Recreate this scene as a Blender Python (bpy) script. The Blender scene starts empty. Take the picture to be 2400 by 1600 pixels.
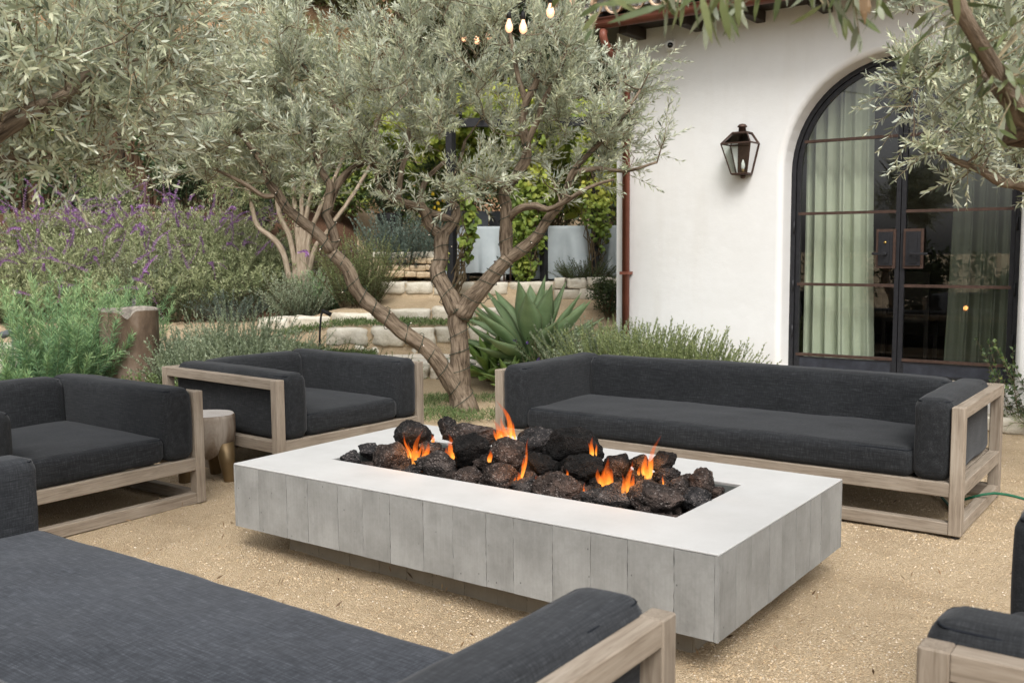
import bpy, math, random
import numpy as np
from mathutils import Matrix, Vector

C = bpy.context.scene.collection
SC = bpy.context.scene
R = math.radians
# ------------------------------------------------------------------ camera, sky, sun, exposure
EYE = 1.5; FPX = 2320.0
PITCH, YAW, ROLL = R(5.5), R(35.9), R(0.45)
cy_, sy_ = math.cos(YAW), math.sin(YAW); cp_, sp_ = math.cos(PITCH), math.sin(PITCH)
FW0 = np.array([-sy_, cy_, 0.0]); RT0 = np.array([cy_, sy_, 0.0])
FW = FW0 * cp_ + np.array([0, 0, -sp_]); DN0 = np.array([0, 0, -cp_]) - FW0 * sp_
cr_, sr_ = math.cos(ROLL), math.sin(ROLL)
RT = RT0 * cr_ + DN0 * sr_; DN = -RT0 * sr_ + DN0 * cr_
ORG = np.array([0, 0, EYE])
cam_d = bpy.data.cameras.new('camera'); cam = bpy.data.objects.new('camera', cam_d); C.objects.link(cam)
M = Matrix.Identity(4)
for i in range(3):
    M[i][0] = RT[i]; M[i][1] = -DN[i]; M[i][2] = -FW[i]; M[i][3] = ORG[i]
cam.matrix_world = M
cam_d.sensor_width = 36.0; cam_d.lens = FPX / 2400 * 36; cam_d.clip_start = 0.05; cam_d.clip_end = 600
cam_d.dof.use_dof = True; cam_d.dof.focus_distance = 5.6; cam_d.dof.aperture_fstop = 5.0
SC.camera = cam
w = bpy.data.worlds.new('World'); SC.world = w; w.use_nodes = True
nt = w.node_tree; bg = nt.nodes['Background']
sky = nt.nodes.new('ShaderNodeTexSky'); sky.sky_type = 'NISHITA'; sky.sun_disc = False
SUN_EL, SUN_AZ = R(50), R(140)          # azimuth measured from +Y towards +X
sky.sun_elevation = SUN_EL; sky.sun_rotation = SUN_AZ
sky.dust_density = 4.0; sky.air_density = 1.0; sky.ozone_density = 1.0
hs = nt.nodes.new('ShaderNodeHueSaturation'); hs.inputs['Saturation'].default_value = 0.16
nt.links.new(sky.outputs[0], hs.inputs['Color']); nt.links.new(hs.outputs[0], bg.inputs['Color'])
bg.inputs['Strength'].default_value = 0.145
sd = bpy.data.lights.new('sun', 'SUN'); sun = bpy.data.objects.new('sun', sd); C.objects.link(sun)
sd.energy = 1.55; sd.angle = R(24); sd.color = (1.0, 0.98, 0.95)
sdir = Vector((math.sin(SUN_AZ) * math.cos(SUN_EL), math.cos(SUN_AZ) * math.cos(SUN_EL), math.sin(SUN_EL)))
sun.rotation_euler = sdir.to_track_quat('Z', 'Y').to_euler(); sun.location = (0, -6, 12)
vs = SC.view_settings; vs.view_transform = 'Standard'; vs.look = 'None'; vs.gamma = 1.0; vs.use_curve_mapping = False
SC.display_settings.display_device = 'sRGB'
vs.exposure = 0.63
SC.cycles.max_bounces = 6; SC.cycles.transparent_max_bounces = 12; SC.cycles.diffuse_bounces = 3
SC.cycles.use_denoising = True; SC.cycles.sample_clamp_indirect = 6.0; SC.cycles.caustics_reflective = False; SC.cycles.caustics_refractive = False

# ------------------------------------------------------------------ points measured in the photograph -> world
def ray(x, y): return FW + RT * ((x - 1200) / FPX) + DN * ((y - 800) / FPX)
def W(x, y, t):                      # at horizontal distance t in front of the camera
    d = ray(x, y); return ORG + d * (t / (d @ FW0))
def onz(x, y, z):
    d = ray(x, y); return ORG + d * ((z - EYE) / d[2])
def at_ut(px, t):                    # plan position for picture column px at distance t
    s = (px - 1200) / FPX * t
    return FW0[0] * t + RT0[0] * s, FW0[1] * t + RT0[1] * s
LP = np.array([(0, 0), (11.4, .03), (11.55, .36), (12.9, .42), (13.75, .48), (14.6, .66), (16, 1.15), (18, 1.75), (20, 2.2), (21, 2.8), (26, 7.0), (34, 13.5), (46, 21)])
RP = np.array([(0, 0), (10.3, 0), (10.95, .05), (11.03, .16), (11.95, .20), (12.04, .52), (12.6, .55), (12.69, .70), (13.4, .82), (13.49, 1.0), (17, 1.05), (20, 1.4), (24, 5.0), (34, 12.5), (46, 20)])
def hgt(x, y):
    x = np.asarray(x, float); y = np.asarray(y, float)
    t = -sy_ * x + cy_ * y; s = cy_ * x + sy_ * y
    u = s / np.maximum(t, 1.0)
    k = np.clip((u - np.interp(t, [12.85, 13.35], [-.26, -.175])) / np.interp(t, [12.85, 13.35], [.10, .05]), 0, 1); k = k * k * (3 - 2 * k)
    z = np.interp(t, LP[:, 0], LP[:, 1]) * (1 - k) + np.interp(t, RP[:, 0], RP[:, 1]) * k
    z = z + np.clip((t - 21) / 6, 0, 1) * (np.sin(x * .5 + y * .3) * .5 + np.sin(x * .23 - y * .41) * .6)
    m = np.clip((x + 5.5) / .25, 0, 1) * np.clip((y - 7.6) / .4, 0, 1)
    return z * (1 - m)
def G(px, t, dz=0.0):
    x, y = at_ut(px, t); return np.array([x, y, float(hgt(x, y)) + dz])

# ------------------------------------------------------------------ object helpers
def link(o, parent=None):
    C.objects.link(o)
    if parent is not None: o.parent = parent
    return o
def tag(o, label=None, cat=None, group=None, kind=None):
    if label: o['label'] = label
    if cat: o['category'] = cat
    if group: o['group'] = group
    if kind: o['kind'] = kind
    return o
def thing(name, label, cat, loc=(0, 0, 0), rz=0.0, group=None):
    o = bpy.data.objects.new(name, None); C.objects.link(o)
    o.empty_display_size = .1
    o.location = loc; o.rotation_euler = (0, 0, rz)
    return tag(o, label, cat, group)
def mesh(name, V, F, m=None, smooth=False, attrs=None):
    V = np.asarray(V, np.float32).reshape(-1, 3)
    if not isinstance(F, (list, tuple)) or (len(F) and np.ndim(F[0]) == 1): F = [np.asarray(F)]
    F = [np.asarray(f, np.int32) for f in F if len(f)]
    loops = np.concatenate([f.ravel() for f in F]); tot = np.concatenate([np.full(len(f), f.shape[1], np.int32) for f in F])
    st = np.concatenate([[0], np.cumsum(tot)[:-1]]).astype(np.int32)
    me = bpy.data.meshes.new(name)
    me.vertices.add(len(V)); me.vertices.foreach_set('co', V.ravel())
    me.loops.add(len(loops)); me.loops.foreach_set('vertex_index', loops.astype(np.int32))
    me.polygons.add(len(tot)); me.polygons.foreach_set('loop_start', st)
    me.polygons.foreach_set('use_smooth', np.full(len(tot), bool(smooth)))
    me.update(calc_edges=True)
    for k, a in (attrs or {}).items():
        a = np.asarray(a, np.float32)
        if a.ndim == 1:
            at = me.attributes.new(k, 'FLOAT', 'POINT'); at.data.foreach_set('value', a)
        else:
            at = me.attributes.new(k, 'FLOAT_VECTOR', 'POINT'); at.data.foreach_set('vector', a.ravel())
    if m: me.materials.append(m)
    return me
def obj(name, me, parent=None, loc=None, rot=None):
    o = bpy.data.objects.new(name, me); link(o, parent)
    if loc is not None: o.location = loc
    if rot is not None: o.rotation_euler = rot
    return o
class Acc:
    def __init__(s): s.V = []; s.F = {}; s.A = {}; s.n = 0
    def add(s, V, F, **attrs):
        V = np.asarray(V, float).reshape(-1, 3)
        if not isinstance(F, (list, tuple)) or (len(F) and np.ndim(F[0]) == 1): F = [np.asarray(F)]
        for f in F:
            f = np.asarray(f)
            if len(f): s.F.setdefault(f.shape[1], []).append(f + s.n)
        s.V.append(V); s.n += len(V)
        for k, a in attrs.items():
            a = np.asarray(a, float)
            if a.ndim == 0: a = np.full(len(V), float(a))
            s.A.setdefault(k, []).append(a)
    def mesh(s, name, m=None, smooth=False, org=None):
        V = np.concatenate(s.V)
        if org is not None: V = V - np.asarray(org)
        return mesh(name, V, [np.concatenate(f) for f in s.F.values()], m, smooth, {k: np.concatenate(a) for k, a in s.A.items()})
    def obj(s, name, m, parent=None, smooth=False, org=None):
        return obj(name, s.mesh(name, m, smooth, org), parent)
def nrm(a): return a / np.maximum(np.linalg.norm(a, axis=-1, keepdims=True), 1e-9)
BOXF = np.array([(0, 3, 2, 1), (4, 5, 6, 7), (0, 1, 5, 4), (1, 2, 6, 5), (2, 3, 7, 6), (3, 0, 4, 7)])
def boxv(a, b):
    (x0, y0, z0), (x1, y1, z1) = a, b
    return np.array([(x0, y0, z0), (x1, y0, z0), (x1, y1, z0), (x0, y1, z0), (x0, y0, z1), (x1, y0, z1), (x1, y1, z1), (x0, y1, z1)], float)
def box(name, a, b, m, parent=None):          # origin at the box's centre
    a = np.array(a, float); b = np.array(b, float); c = (a + b) / 2
    return obj(name, mesh(name, boxv(a - c, b - c), BOXF, m), parent, c)
def cbox_mesh(name, hx, hy, hz, c, m):         # box with chamfered edges
    V = []; 
    for sx in (-1, 1):
        for sy in (-1, 1):
            for sz in (-1, 1):
                V += [(sx * hx, sy * (hy - c), sz * (hz - c)), (sx * (hx - c), sy * hy, sz * (hz - c)), (sx * (hx - c), sy * (hy - c), sz * hz)]
    V = np.array(V)
    import bmesh
    bm = bmesh.new(); bv = [bm.verts.new(v) for v in V]
    bmesh.ops.convex_hull(bm, input=bv)
    bmesh.ops.dissolve_limit(bm, angle_limit=.01, verts=bm.verts[:], edges=bm.edges[:])
    me = bpy.data.meshes.new(name); bm.to_mesh(me); bm.free()
    if m: me.materials.append(m)
    return me
def beam(name, p0, p1, wdt, hgt_, m, parent=None, c=.003):   # long axis = local X so that grain follows the piece
    p0 = Vector(p0); p1 = Vector(p1); d = p1 - p0; L = d.length; d.normalize()
    me = cbox_mesh(name, L / 2, wdt / 2, hgt_ / 2, c, m)
    o = obj(name, me, parent)
    up = Vector((0, 0, 1)) if abs(d.z) < .9 else Vector((0, 1, 0))
    y = up.cross(d).normalized(); z = d.cross(y)
    mm = Matrix.Identity(4)
    for i in range(3): mm[i][0] = d[i]; mm[i][1] = y[i]; mm[i][2] = z[i]; mm[i][3] = (p0[i] + p1[i]) / 2
    o.matrix_local = mm
    return o
def resample(P, Rr, step):
    P = np.asarray(P, float); Rr = np.asarray(Rr, float)
    Q = np.vstack([2 * P[0] - P[1], P, 2 * P[-1] - P[-2]]); out = []; ro = []
    for i in range(len(P) - 1):
        p0, p1, p2, p3 = Q[i], Q[i + 1], Q[i + 2], Q[i + 3]
        n = max(1, int(np.linalg.norm(p2 - p1) / step))
        for k in range(n):
            t = k / n
            out.append(.5 * ((2 * p1) + (-p0 + p2) * t + (2 * p0 - 5 * p1 + 4 * p2 - p3) * t * t + (-p0 + 3 * p1 - 3 * p2 + p3) * t ** 3)); ro.append(Rr[i] * (1 - t) + Rr[i + 1] * t)
    out.append(P[-1]); ro.append(Rr[-1])
    return np.array(out), np.array(ro)
def tube(P, Rr, n=8, cap=True):
    P = np.asarray(P, float); Rr = np.broadcast_to(np.asarray(Rr, float), (len(P),))
    T = nrm(np.gradient(P, axis=0)); a = np.array([0, 0, 1.0]) if abs(T[0][2]) < .9 else np.array([1.0, 0, 0])
    N = np.empty_like(P); v = a - T[0] * (a @ T[0]); N[0] = v / np.linalg.norm(v)
    for i in range(1, len(P)):
        v = N[i - 1] - T[i] * (N[i - 1] @ T[i]); N[i] = v / max(np.linalg.norm(v), 1e-9)
    B = np.cross(T, N); th = np.arange(n) * 2 * np.pi / n
    V = P[:, None] + Rr[:, None, None] * (N[:, None] * np.cos(th)[None, :, None] + B[:, None] * np.sin(th)[None, :, None])
    s = np.concatenate([[0], np.cumsum(np.linalg.norm(np.diff(P, axis=0), axis=1))])
    tc = np.stack([Rr[:, None] * np.cos(th), Rr[:, None] * np.sin(th), np.broadcast_to(s[:, None], (len(P), n))], -1)
    i = np.arange(len(P) - 1)[:, None] * n; j = np.arange(n)[None]; k = (j + 1) % n
    F = np.stack([i + j, i + k, i + n + k, i + n + j], -1).reshape(-1, 4)
    Fs = [F]
    V = V.reshape(-1, 3); tc = tc.reshape(-1, 3)
    if cap:
        V = np.vstack([V, P[0], P[-1]]); tc = np.vstack([tc, [0, 0, 0], [0, 0, s[-1]]]); c0 = len(V) - 2; e = (len(P) - 1) * n
        j = np.arange(n); k = (j + 1) % n
        Fs.append(np.stack([np.full(n, c0), k, j], -1)); Fs.append(np.stack([np.full(n, c0 + 1), e + j, e + k], -1))
    return V, Fs, tc
def lathe(prof, n=24, cx=0, cy=0):
    prof = np.asarray(prof, float); th = np.arange(n) * 2 * np.pi / n
    V = np.stack([cx + prof[:, :1] * np.cos(th), cy + prof[:, :1] * np.sin(th), np.broadcast_to(prof[:, 1:], (len(prof), n))], -1).reshape(-1, 3)
    i = np.arange(len(prof) - 1)[:, None] * n; j = np.arange(n)[None]; k = (j + 1) % n
    return V, np.stack([i + j, i + k, i + n + k, i + n + j], -1).reshape(-1, 4)

# value noise on arrays of points
def vnoise(P, scale, seed=0):
    P = np.asarray(P, float) * scale + seed * 17.31; i = np.floor(P).astype(np.int64); f = P - i; f = f * f * (3 - 2 * f)
    def h(a, b, c):
        n = (a * 374761393 + b * 668265263 + c * 2147483647 + seed * 974711) & 0x7fffffff
        n = ((n ^ (n >> 13)) * 1274126177) & 0x7fffffff
        return ((n ^ (n >> 16)) & 0xffff) / 65535.0
    r = 0
    for dx in (0, 1):
        for dy in (0, 1):
            for dz in (0, 1):
                wgt = (f[..., 0] if dx else 1 - f[..., 0]) * (f[..., 1] if dy else 1 - f[..., 1]) * (f[..., 2] if dz else 1 - f[..., 2])
                r = r + wgt * h(i[..., 0] + dx, i[..., 1] + dy, i[..., 2] + dz)
    return r * 2 - 1

# ------------------------------------------------------------------ materials
class MB:
    def __init__(s, name, rough=.6, spec=.3):
        s.m = bpy.data.materials.new(name); s.m.use_nodes = True; s.t = s.m.node_tree; s.b = s.t.nodes['Principled BSDF']
        s.b.inputs['Roughness'].default_value = rough; s.b.inputs['Specular IOR Level'].default_value = spec
        s.out = s.t.nodes['Material Output']
    def n(s, typ, **k):
        nd = s.t.nodes.new('ShaderNode' + typ)
        for a, v in k.items(): setattr(nd, a, v)
        return nd
    def set(s, sock, v):
        if hasattr(v, 'is_output') or isinstance(v, bpy.types.NodeSocket): s.t.links.new(v, sock)
        else:
            try: sock.default_value = v
            except Exception: sock.default_value = (*v, 1)
    def coord(s, sc=(1, 1, 1), kind='Object', attr=None):
        mp = s.n('Mapping'); mp.inputs['Scale'].default_value = sc
        if attr: a = s.n('Attribute', attribute_name=attr); s.t.links.new(a.outputs['Vector'], mp.inputs[0])
        else: a = s.n('TexCoord'); s.t.links.new(a.outputs[kind], mp.inputs[0])
        return mp.outputs[0]
    def noise(s, vec, scale=1, detail=4, rough=.55, dist=0):
        nd = s.n('TexNoise'); s.t.links.new(vec, nd.inputs['Vector']); nd.inputs['Scale'].default_value = scale
        nd.inputs['Detail'].default_value = detail; nd.inputs['Roughness'].default_value = rough; nd.inputs['Distortion'].default_value = dist
        return nd.outputs[0]
    def vor(s, vec, scale, feature='F1'):
        nd = s.n('TexVoronoi', feature=feature); s.t.links.new(vec, nd.inputs['Vector']); nd.inputs['Scale'].default_value = scale
        return nd
    def ramp(s, fac, stops, interp='LINEAR'):
        r = s.n('ValToRGB'); cr = r.color_ramp; cr.interpolation = interp
        while len(cr.elements) < len(stops): cr.elements.new(.5)
        for e, (p, c) in zip(cr.elements, stops):
            e.position = p; e.color = (*c, 1) if len(c) == 3 else c
        s.t.links.new(fac, r.inputs[0]); return r.outputs[0]
    def math(s, op, a, b=0.0, clamp=False):
        nd = s.n('Math', operation=op); nd.use_clamp = clamp; s.set(nd.inputs[0], a); s.set(nd.inputs[1], b); return nd.outputs[0]
    def mix(s, f, a, b, mode='MIX'):
        nd = s.n('Mix', data_type='RGBA', blend_type=mode); s.set(nd.inputs[0], f)
        for q, v in ((6, a), (7, b)):
            if isinstance(v, bpy.types.NodeSocket): s.t.links.new(v, nd.inputs[q])
            else: nd.inputs[q].default_value = (*v, 1)
        return nd.outputs[2]
    def color(s, v): s.set(s.b.inputs['Base Color'], v); return s
    def bump(s, h, strength=.3, dist=.01):
        b = s.n('Bump'); b.inputs['Strength'].default_value = strength; b.inputs['Distance'].default_value = dist
        s.t.links.new(h, b.inputs['Height']); s.t.links.new(b.outputs[0], s.b.inputs['Normal']); return b.outputs[0]
    def attr(s, name): return s.n('Attribute', attribute_name=name).outputs['Fac']
    def rnd(s): return s.n('ObjectInfo').outputs['Random']
def g3(v): return (v, v, v)
MT = {}
def plain(name, col, rough=.5, spec=.3, metal=0.0, var=.12, scale=30, bump=0.0):
    b = MB(name, rough, spec); c = b.coord()
    nz = b.noise(c, scale, 4)
    b.color(b.ramp(nz, [(.25, tuple(np.array(col) * (1 - var))), (.75, tuple(np.minimum(np.array(col) * (1 + var), 1)))]))
    b.b.inputs['Metallic'].default_value = metal
    if bump: b.bump(nz, bump, .004)
    MT[name] = b.m; return b.m

b = MB('gravel', .95, .15); c = b.coord()
v1 = b.vor(c, 165); v2 = b.vor(c, 420)
big = b.noise(c, .9, 5, .6); mid = b.noise(c, 7, 4)
grain = b.ramp(v1.outputs['Color'], [(0, (.17, .118, .07)), (.20, (.38, .275, .165)), (.5, (.54, .41, .262)), (.8, (.65, .52, .36)), (1, (.79, .70, .57))])
fine = b.ramp(v2.outputs['Color'], [(0, (.36, .262, .158)), (.5, (.525, .398, .252)), (1, (.65, .515, .352))])
mx = b.mix(b.ramp(mid, [(.35, g3(.25)), (.65, g3(.8))]), fine, grain)
b.color(b.mix(b.ramp(b.noise(c, 2.6, 5, .65), [(.48, g3(0)), (.66, g3(.42))]), b.mix(b.ramp(big, [(.3, g3(0)), (.7, g3(.55))]), mx, b.mix(.5, mx, (.60, .46, .295))), (.33, .235, .14)))
hh = b.math('ADD', b.math('MULTIPLY', v1.outputs['Distance'], -1.0), b.math('MULTIPLY', mid, .6))
b.bump(hh, 1.0, .010); MT['gravel'] = b.m

b = MB('pebble', .9, .2)
b.color(b.ramp(b.attr('tint'), [(0, (.13, .085, .05)), (.15, (.36, .255, .145)), (.55, (.55, .415, .255)), (.85, (.64, .51, .35)), (1, (.78, .71, .60))])); MT['pebble'] = b.m
b = MB('mulch', .95, .1); c = b.coord((1, 1, 1))
b.color(b.ramp(b.noise(c, 40, 5, .7), [(.3, (.035, .018, .011)), (.55, (.11, .06, .036)), (.8, (.21, .13, .085))])); b.bump(b.noise(c, 55, 4), 1, .02); MT['mulch'] = b.m
b = MB('mulch_chip', .9, .15); b.color(b.ramp(b.attr('tint'), [(0, (.04, .02, .012)), (.6, (.13, .075, .045)), (1, (.30, .20, .13))])); MT['mulch_chip'] = b.m
b = MB('hill_soil', .95, .1); c = b.coord()
b.color(b.ramp(b.noise(c, .7, 6, .7), [(.3, (.10, .095, .04)), (.5, (.21, .14, .075)), (.68, (.33, .19, .11))])); b.bump(b.noise(c, 5, 5), .8, .1); MT['hill_soil'] = b.m

def fabric(name, ax, k=1.0, tint=(1, 1, 1)):
    T = lambda c_: tuple(v * k * q for v, q in zip(c_, tint))
    b = MB(name, .95, .12)
    hi = 250.0; lo = 13.0
    sc1 = [hi] * 3; sc1[ax] = lo
    sc2 = [lo * 2.2, lo * 2.2, lo * 2.2]; sc2[ax] = hi * .8
    oi = b.n('ObjectInfo'); tc = b.n('TexCoord'); va = b.n('VectorMath', operation='ADD'); cx = b.n('CombineXYZ')
    b.t.links.new(oi.outputs['Random'], cx.inputs[0]); b.t.links.new(tc.outputs['Object'], va.inputs[0]); b.t.links.new(cx.outputs[0], va.inputs[1])
    def mp(sc):
        m = b.n('Mapping'); m.inputs['Scale'].default_value = sc; b.t.links.new(va.outputs[0], m.inputs[0]); return m.outputs[0]
    n1 = b.noise(mp(sc1), 1, 2); n2 = b.noise(mp(sc2), 1, 2); n3 = b.noise(mp((2.2, 2.2, 2.2)), 1, 4, .6); n4 = b.noise(mp((380, 380, 380)), 1, 1)
    s = b.math('ADD', b.math('MULTIPLY', n1, .45), b.math('MULTIPLY', n2, .33)); s = b.math('ADD', s, b.math('MULTIPLY', n4, .22))
    col = b.ramp(s, [(.30, T((.0035, .0040, .0046))), (.45, T((.012, .0133, .0152))), (.57, T((.031, .0338, .038))), (.74, T((.105, .112, .122)))])
    b.color(b.mix(.5, col, b.ramp(n3, [(.3, T((.0105, .0118, .0136))), (.7, T((.024, .0262, .0295)))])))
    b.b.inputs['Sheen Weight'].default_value = .14; b.b.inputs['Sheen Roughness'].default_value = .45; b.b.inputs['Sheen Tint'].default_value = (.70, .71, .73, 1)
    b.bump(s, .35, .0015); MT[name] = b.m
fabric('charcoal_fabric', 0, 1, (1.03, 1, .95)); fabric('charcoal_fabric_long', 1, 1, (1.03, 1, .95)); fabric('faded_fabric', 0, 2.3, (1, 1, 1.03)); fabric('faded_fabric_long', 1, 1.35, (1.02, 1, .98))  # near sofa's fabric: same charcoal cloth in a paler, slightly bluer tone
plain('seam', (.012, .014, .018), .9, .1)

b = MB('weathered_wood', .75, .25); oi = b.n('ObjectInfo'); tc = b.n('TexCoord'); va = b.n('VectorMath', operation='ADD'); cx = b.n('CombineXYZ')
b.t.links.new(oi.outputs['Random'], cx.inputs[0]); b.t.links.new(oi.outputs['Random'], cx.inputs[1]); b.t.links.new(tc.outputs['Object'], va.inputs[0]); b.t.links.new(cx.outputs[0], va.inputs[1])
mp = b.n('Mapping'); mp.inputs['Scale'].default_value = (3.2, 70, 70); b.t.links.new(va.outputs[0], mp.inputs[0])
mp2 = b.n('Mapping'); mp2.inputs['Scale'].default_value = (14, 260, 260); b.t.links.new(va.outputs[0], mp2.inputs[0])
gr = b.noise(mp.outputs[0], 1, 4, .6, 1.2); pores = b.noise(mp2.outputs[0], 1, 2)
cl = b.noise(va.outputs[0], 4, 3)
s = b.math('ADD', b.math('MULTIPLY', gr, .65), b.math('MULTIPLY', cl, .35))
wc = b.ramp(s, [(.32, (.150, .113, .078)), (.47, (.250, .199, .146)), (.62, (.315, .260, .198)), (.80, (.385, .332, .268))])
wc = b.mix(b.ramp(pores, [(.30, g3(.55)), (.42, g3(0))]), wc, (.16, .12, .08))
wt = b.math('ADD', b.math('MULTIPLY', b.rnd(), .22), .89)
hv = b.n('HueSaturation'); b.t.links.new(wc, hv.inputs['Color']); b.t.links.new(wt, hv.inputs['Value']); hv.inputs['Saturation'].default_value = .9
b.color(hv.outputs[0]); b.bump(s, .25, .002); MT['weathered_wood'] = b.m

def concrete(name, lo, hi, streak=True):
    b = MB(name, .8, .25); oi = b.n('ObjectInfo'); tc = b.n('TexCoord'); va = b.n('VectorMath', operation='ADD'); cx = b.n('CombineXYZ')
    rr = b.math('MULTIPLY', oi.outputs['Random'], 7.0); b.t.links.new(rr, cx.inputs[0]); b.t.links.new(tc.outputs['Object'], va.inputs[0]); b.t.links.new(cx.outputs[0], va.inputs[1])
    def mp(sc):
        m = b.n('Mapping'); m.inputs['Scale'].default_value = sc; b.t.links.new(va.outputs[0], m.inputs[0]); return m.outputs[0]
    cloud = b.noise(mp((3.5, 3.5, 3.5)), 1, 6, .62); fine = b.noise(mp((90, 90, 90)), 1, 3)
    st = b.noise(mp((110, 110, 4.5)), 1, 3, .6)
    f = b.math('ADD', b.math('MULTIPLY', cloud, .72), b.math('MULTIPLY', st, .16 if streak else .05)); f = b.math('ADD', f, b.math('MULTIPLY', fine, .12))
    col = b.ramp(f, [(.28, lo), (.72, hi)])
    vo = b.vor(mp((1, 1, .7)), 30); pit = b.ramp(vo.outputs['Distance'], [(.05, g3(1)), (.10, g3(0))]); sel = b.ramp(vo.outputs['Color'], [(.70, g3(0)), (.74, g3(1))])
    pm = b.math('MULTIPLY', pit, sel)
    if streak:
        bl = b.noise(mp((9, 9, 4.5)), 1, 6, .75, .3); col = b.mix(b.ramp(bl, [(.50, g3(0)), (.70, g3(.32))]), col, tuple(np.array(lo) * .8)); col = b.mix(b.ramp(bl, [(.28, g3(.22)), (.42, g3(0))]), col, tuple(np.array(hi) * 1.1))
        col = b.mix(b.math('MULTIPLY', pm, .8), col, tuple(np.array(lo) * .3))
    vr = b.n('HueSaturation'); b.t.links.new(col, vr.inputs['Color']); b.t.links.new(b.math('ADD', b.math('MULTIPLY', oi.outputs['Random'], .06 if streak else 0), .97 if streak else 1), vr.inputs['Value'])
    b.color(vr.outputs[0]); b.bump(b.math('SUBTRACT', f, b.math('MULTIPLY', pm, .6)), .35, .003); MT[name] = b.m
concrete('board_concrete', (.165, .162, .150), (.345, .342, .325)); concrete('top_concrete', (.425, .42, .405), (.52, .518, .505), False)
concrete('plinth_concrete', (.22, .19, .145), (.34, .30, .235))

b = MB('lava', .93, .2); oi = b.n('ObjectInfo'); c = b.coord()
vo = b.vor(c, 62); vo2 = b.vor(c, 170); nz = b.noise(c, 14, 5, .7); nz2 = b.noise(c, 60, 3)
base = b.ramp(nz, [(.3, (.014, .0125, .012)), (.5, (.046, .041, .039)), (.74, (.15, .125, .113))])
soot = b.attr('soot')
hue = b.ramp(oi.outputs['Random'], [(.2, (.72, .76, .82)), (.5, (.85, .83, .82)), (.8, (.95, .78, .69))]); base = b.mix(1.0, base, hue, 'MULTIPLY')
col = b.mix(soot, base, b.ramp(nz, [(.4, (.0045, .0042, .004)), (.8, (.016, .014, .013))]))
cr = b.ramp(vo.outputs['Distance'], [(.0, g3(0)), (.42, g3(1))])
col = b.mix(b.math('MULTIPLY', b.ramp(vo2.outputs['Color'], [(.78, g3(0)), (.86, g3(1))]), b.math('SUBTRACT', .55, b.math('MULTIPLY', soot, .5))), col, (.26, .225, .205))
b.color(col); b.bump(b.math('ADD', b.math('ADD', cr, b.math('MULTIPLY', nz, 1.2)), b.math('MULTIPLY', vo2.outputs['Distance'], .6)), 1.0, .012); MT['lava'] = b.m

b = MB('flame', 1, 0); t = b.t
hgt_a = b.attr('hgt'); nz = b.noise(b.coord((70, 70, 14)), 1, 3)
fc = b.ramp(hgt_a, [(0, (1, .46, .10)), (.15, (1, .34, .05)), (.45, (1, .20, .022)), (1, (.80, .075, .01))])
em = b.n('Emission'); b.t.links.new(fc, em.inputs[0]); b.t.links.new(b.ramp(hgt_a, [(0, g3(1.7)), (.3, g3(1.15)), (1, g3(.55))]), em.inputs[1])
trn = b.n('BsdfTransparent'); ms = b.n('MixShader')
lw = b.n('LayerWeight'); lw.inputs[0].default_value = .35
body = b.ramp(lw.outputs['Facing'], [(.05, g3(1)), (.72, g3(0))])
al = b.math('MULTIPLY', body, b.ramp(hgt_a, [(0, g3(.15)), (.14, g3(.85)), (.5, g3(.52)), (1, g3(.0))])); al = b.math('MULTIPLY', al, b.ramp(nz, [(.34, g3(.25)), (.62, g3(1))]))
b.t.links.new(al, ms.inputs[0]); b.t.links.new(trn.outputs[0], ms.inputs[1]); b.t.links.new(em.outputs[0], ms.inputs[2]); b.t.links.new(ms.outputs[0], b.out.inputs[0]); MT['flame'] = b.m

b = MB('stucco', .9, .15); c = b.coord()
f = b.math('ADD', b.math('MULTIPLY', b.noise(c, 1.1, 5, .6), .7), b.math('MULTIPLY', b.noise(c, 9, 4), .3))
wc_ = b.ramp(f, [(.3, (.725, .718, .695)), (.7, (.79, .787, .772))])
dr_ = b.ramp(b.noise(b.coord((3.5, 3.5, .35)), 1, 5, .65), [(.52, g3(0)), (.72, g3(.16))]); wc_ = b.mix(dr_, wc_, (.58, .54, .47))
sp_ = b.n('SeparateXYZ'); b.t.links.new(b.coord(), sp_.inputs[0]); sk_ = b.ramp(b.math('ADD', sp_.outputs[2], b.math('MULTIPLY', b.noise(c, 3, 4), .5)), [(.30, g3(.35)), (.85, g3(0))]); b.color(b.mix(sk_, wc_, (.55, .47, .37))); b.bump(b.math('ADD', b.noise(c, 5, 4), b.math('MULTIPLY', b.noise(c, 90, 3), .15)), .25, .02); MT['stucco'] = b.m
plain('black_metal', (.022, .022, .025), .45, .4, .3, .3, 20, .1); plain('bronze', (.085, .052, .040), .5, .4, .5, .3, 30, .1)
plain('copper_brown', (.135, .045, .028), .42, .4, .2, .25, 8); plain('downspout_red', (.20, .068, .043), .5, .35, 0, .2, 6)
plain('brass', (.45, .30, .09), .35, .5, .9); plain('white_plastic', (.75, .75, .73), .4, .4); plain('lens_black', (.004, .004, .004), .15, .5); plain('grey_plastic', (.12, .13, .15), .5, .4)
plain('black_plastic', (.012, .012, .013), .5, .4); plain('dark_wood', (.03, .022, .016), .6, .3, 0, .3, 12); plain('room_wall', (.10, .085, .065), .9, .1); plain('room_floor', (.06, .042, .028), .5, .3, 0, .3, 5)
plain('steel', (.20, .22, .21), .45, .5, .6); plain('green_cord', (.012, .10, .05), .6, .3); plain('green_wire', (.012, .028, .017), .6, .3); plain('bulb_socket', (.012, .012, .012), .6, .3)
plain('door_panel', (.028, .030, .038), .55, .35, .2, .5, 9, .1)
b = MB('curtain', .9, .1); c = b.coord(); cb = b.ramp(b.noise(c, 3, 3), [(.3, (.44, .47, .36)), (.7, (.54, .57, .45))]); wv = b.noise(b.coord((60, 60, 300)), 1, 2)
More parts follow.
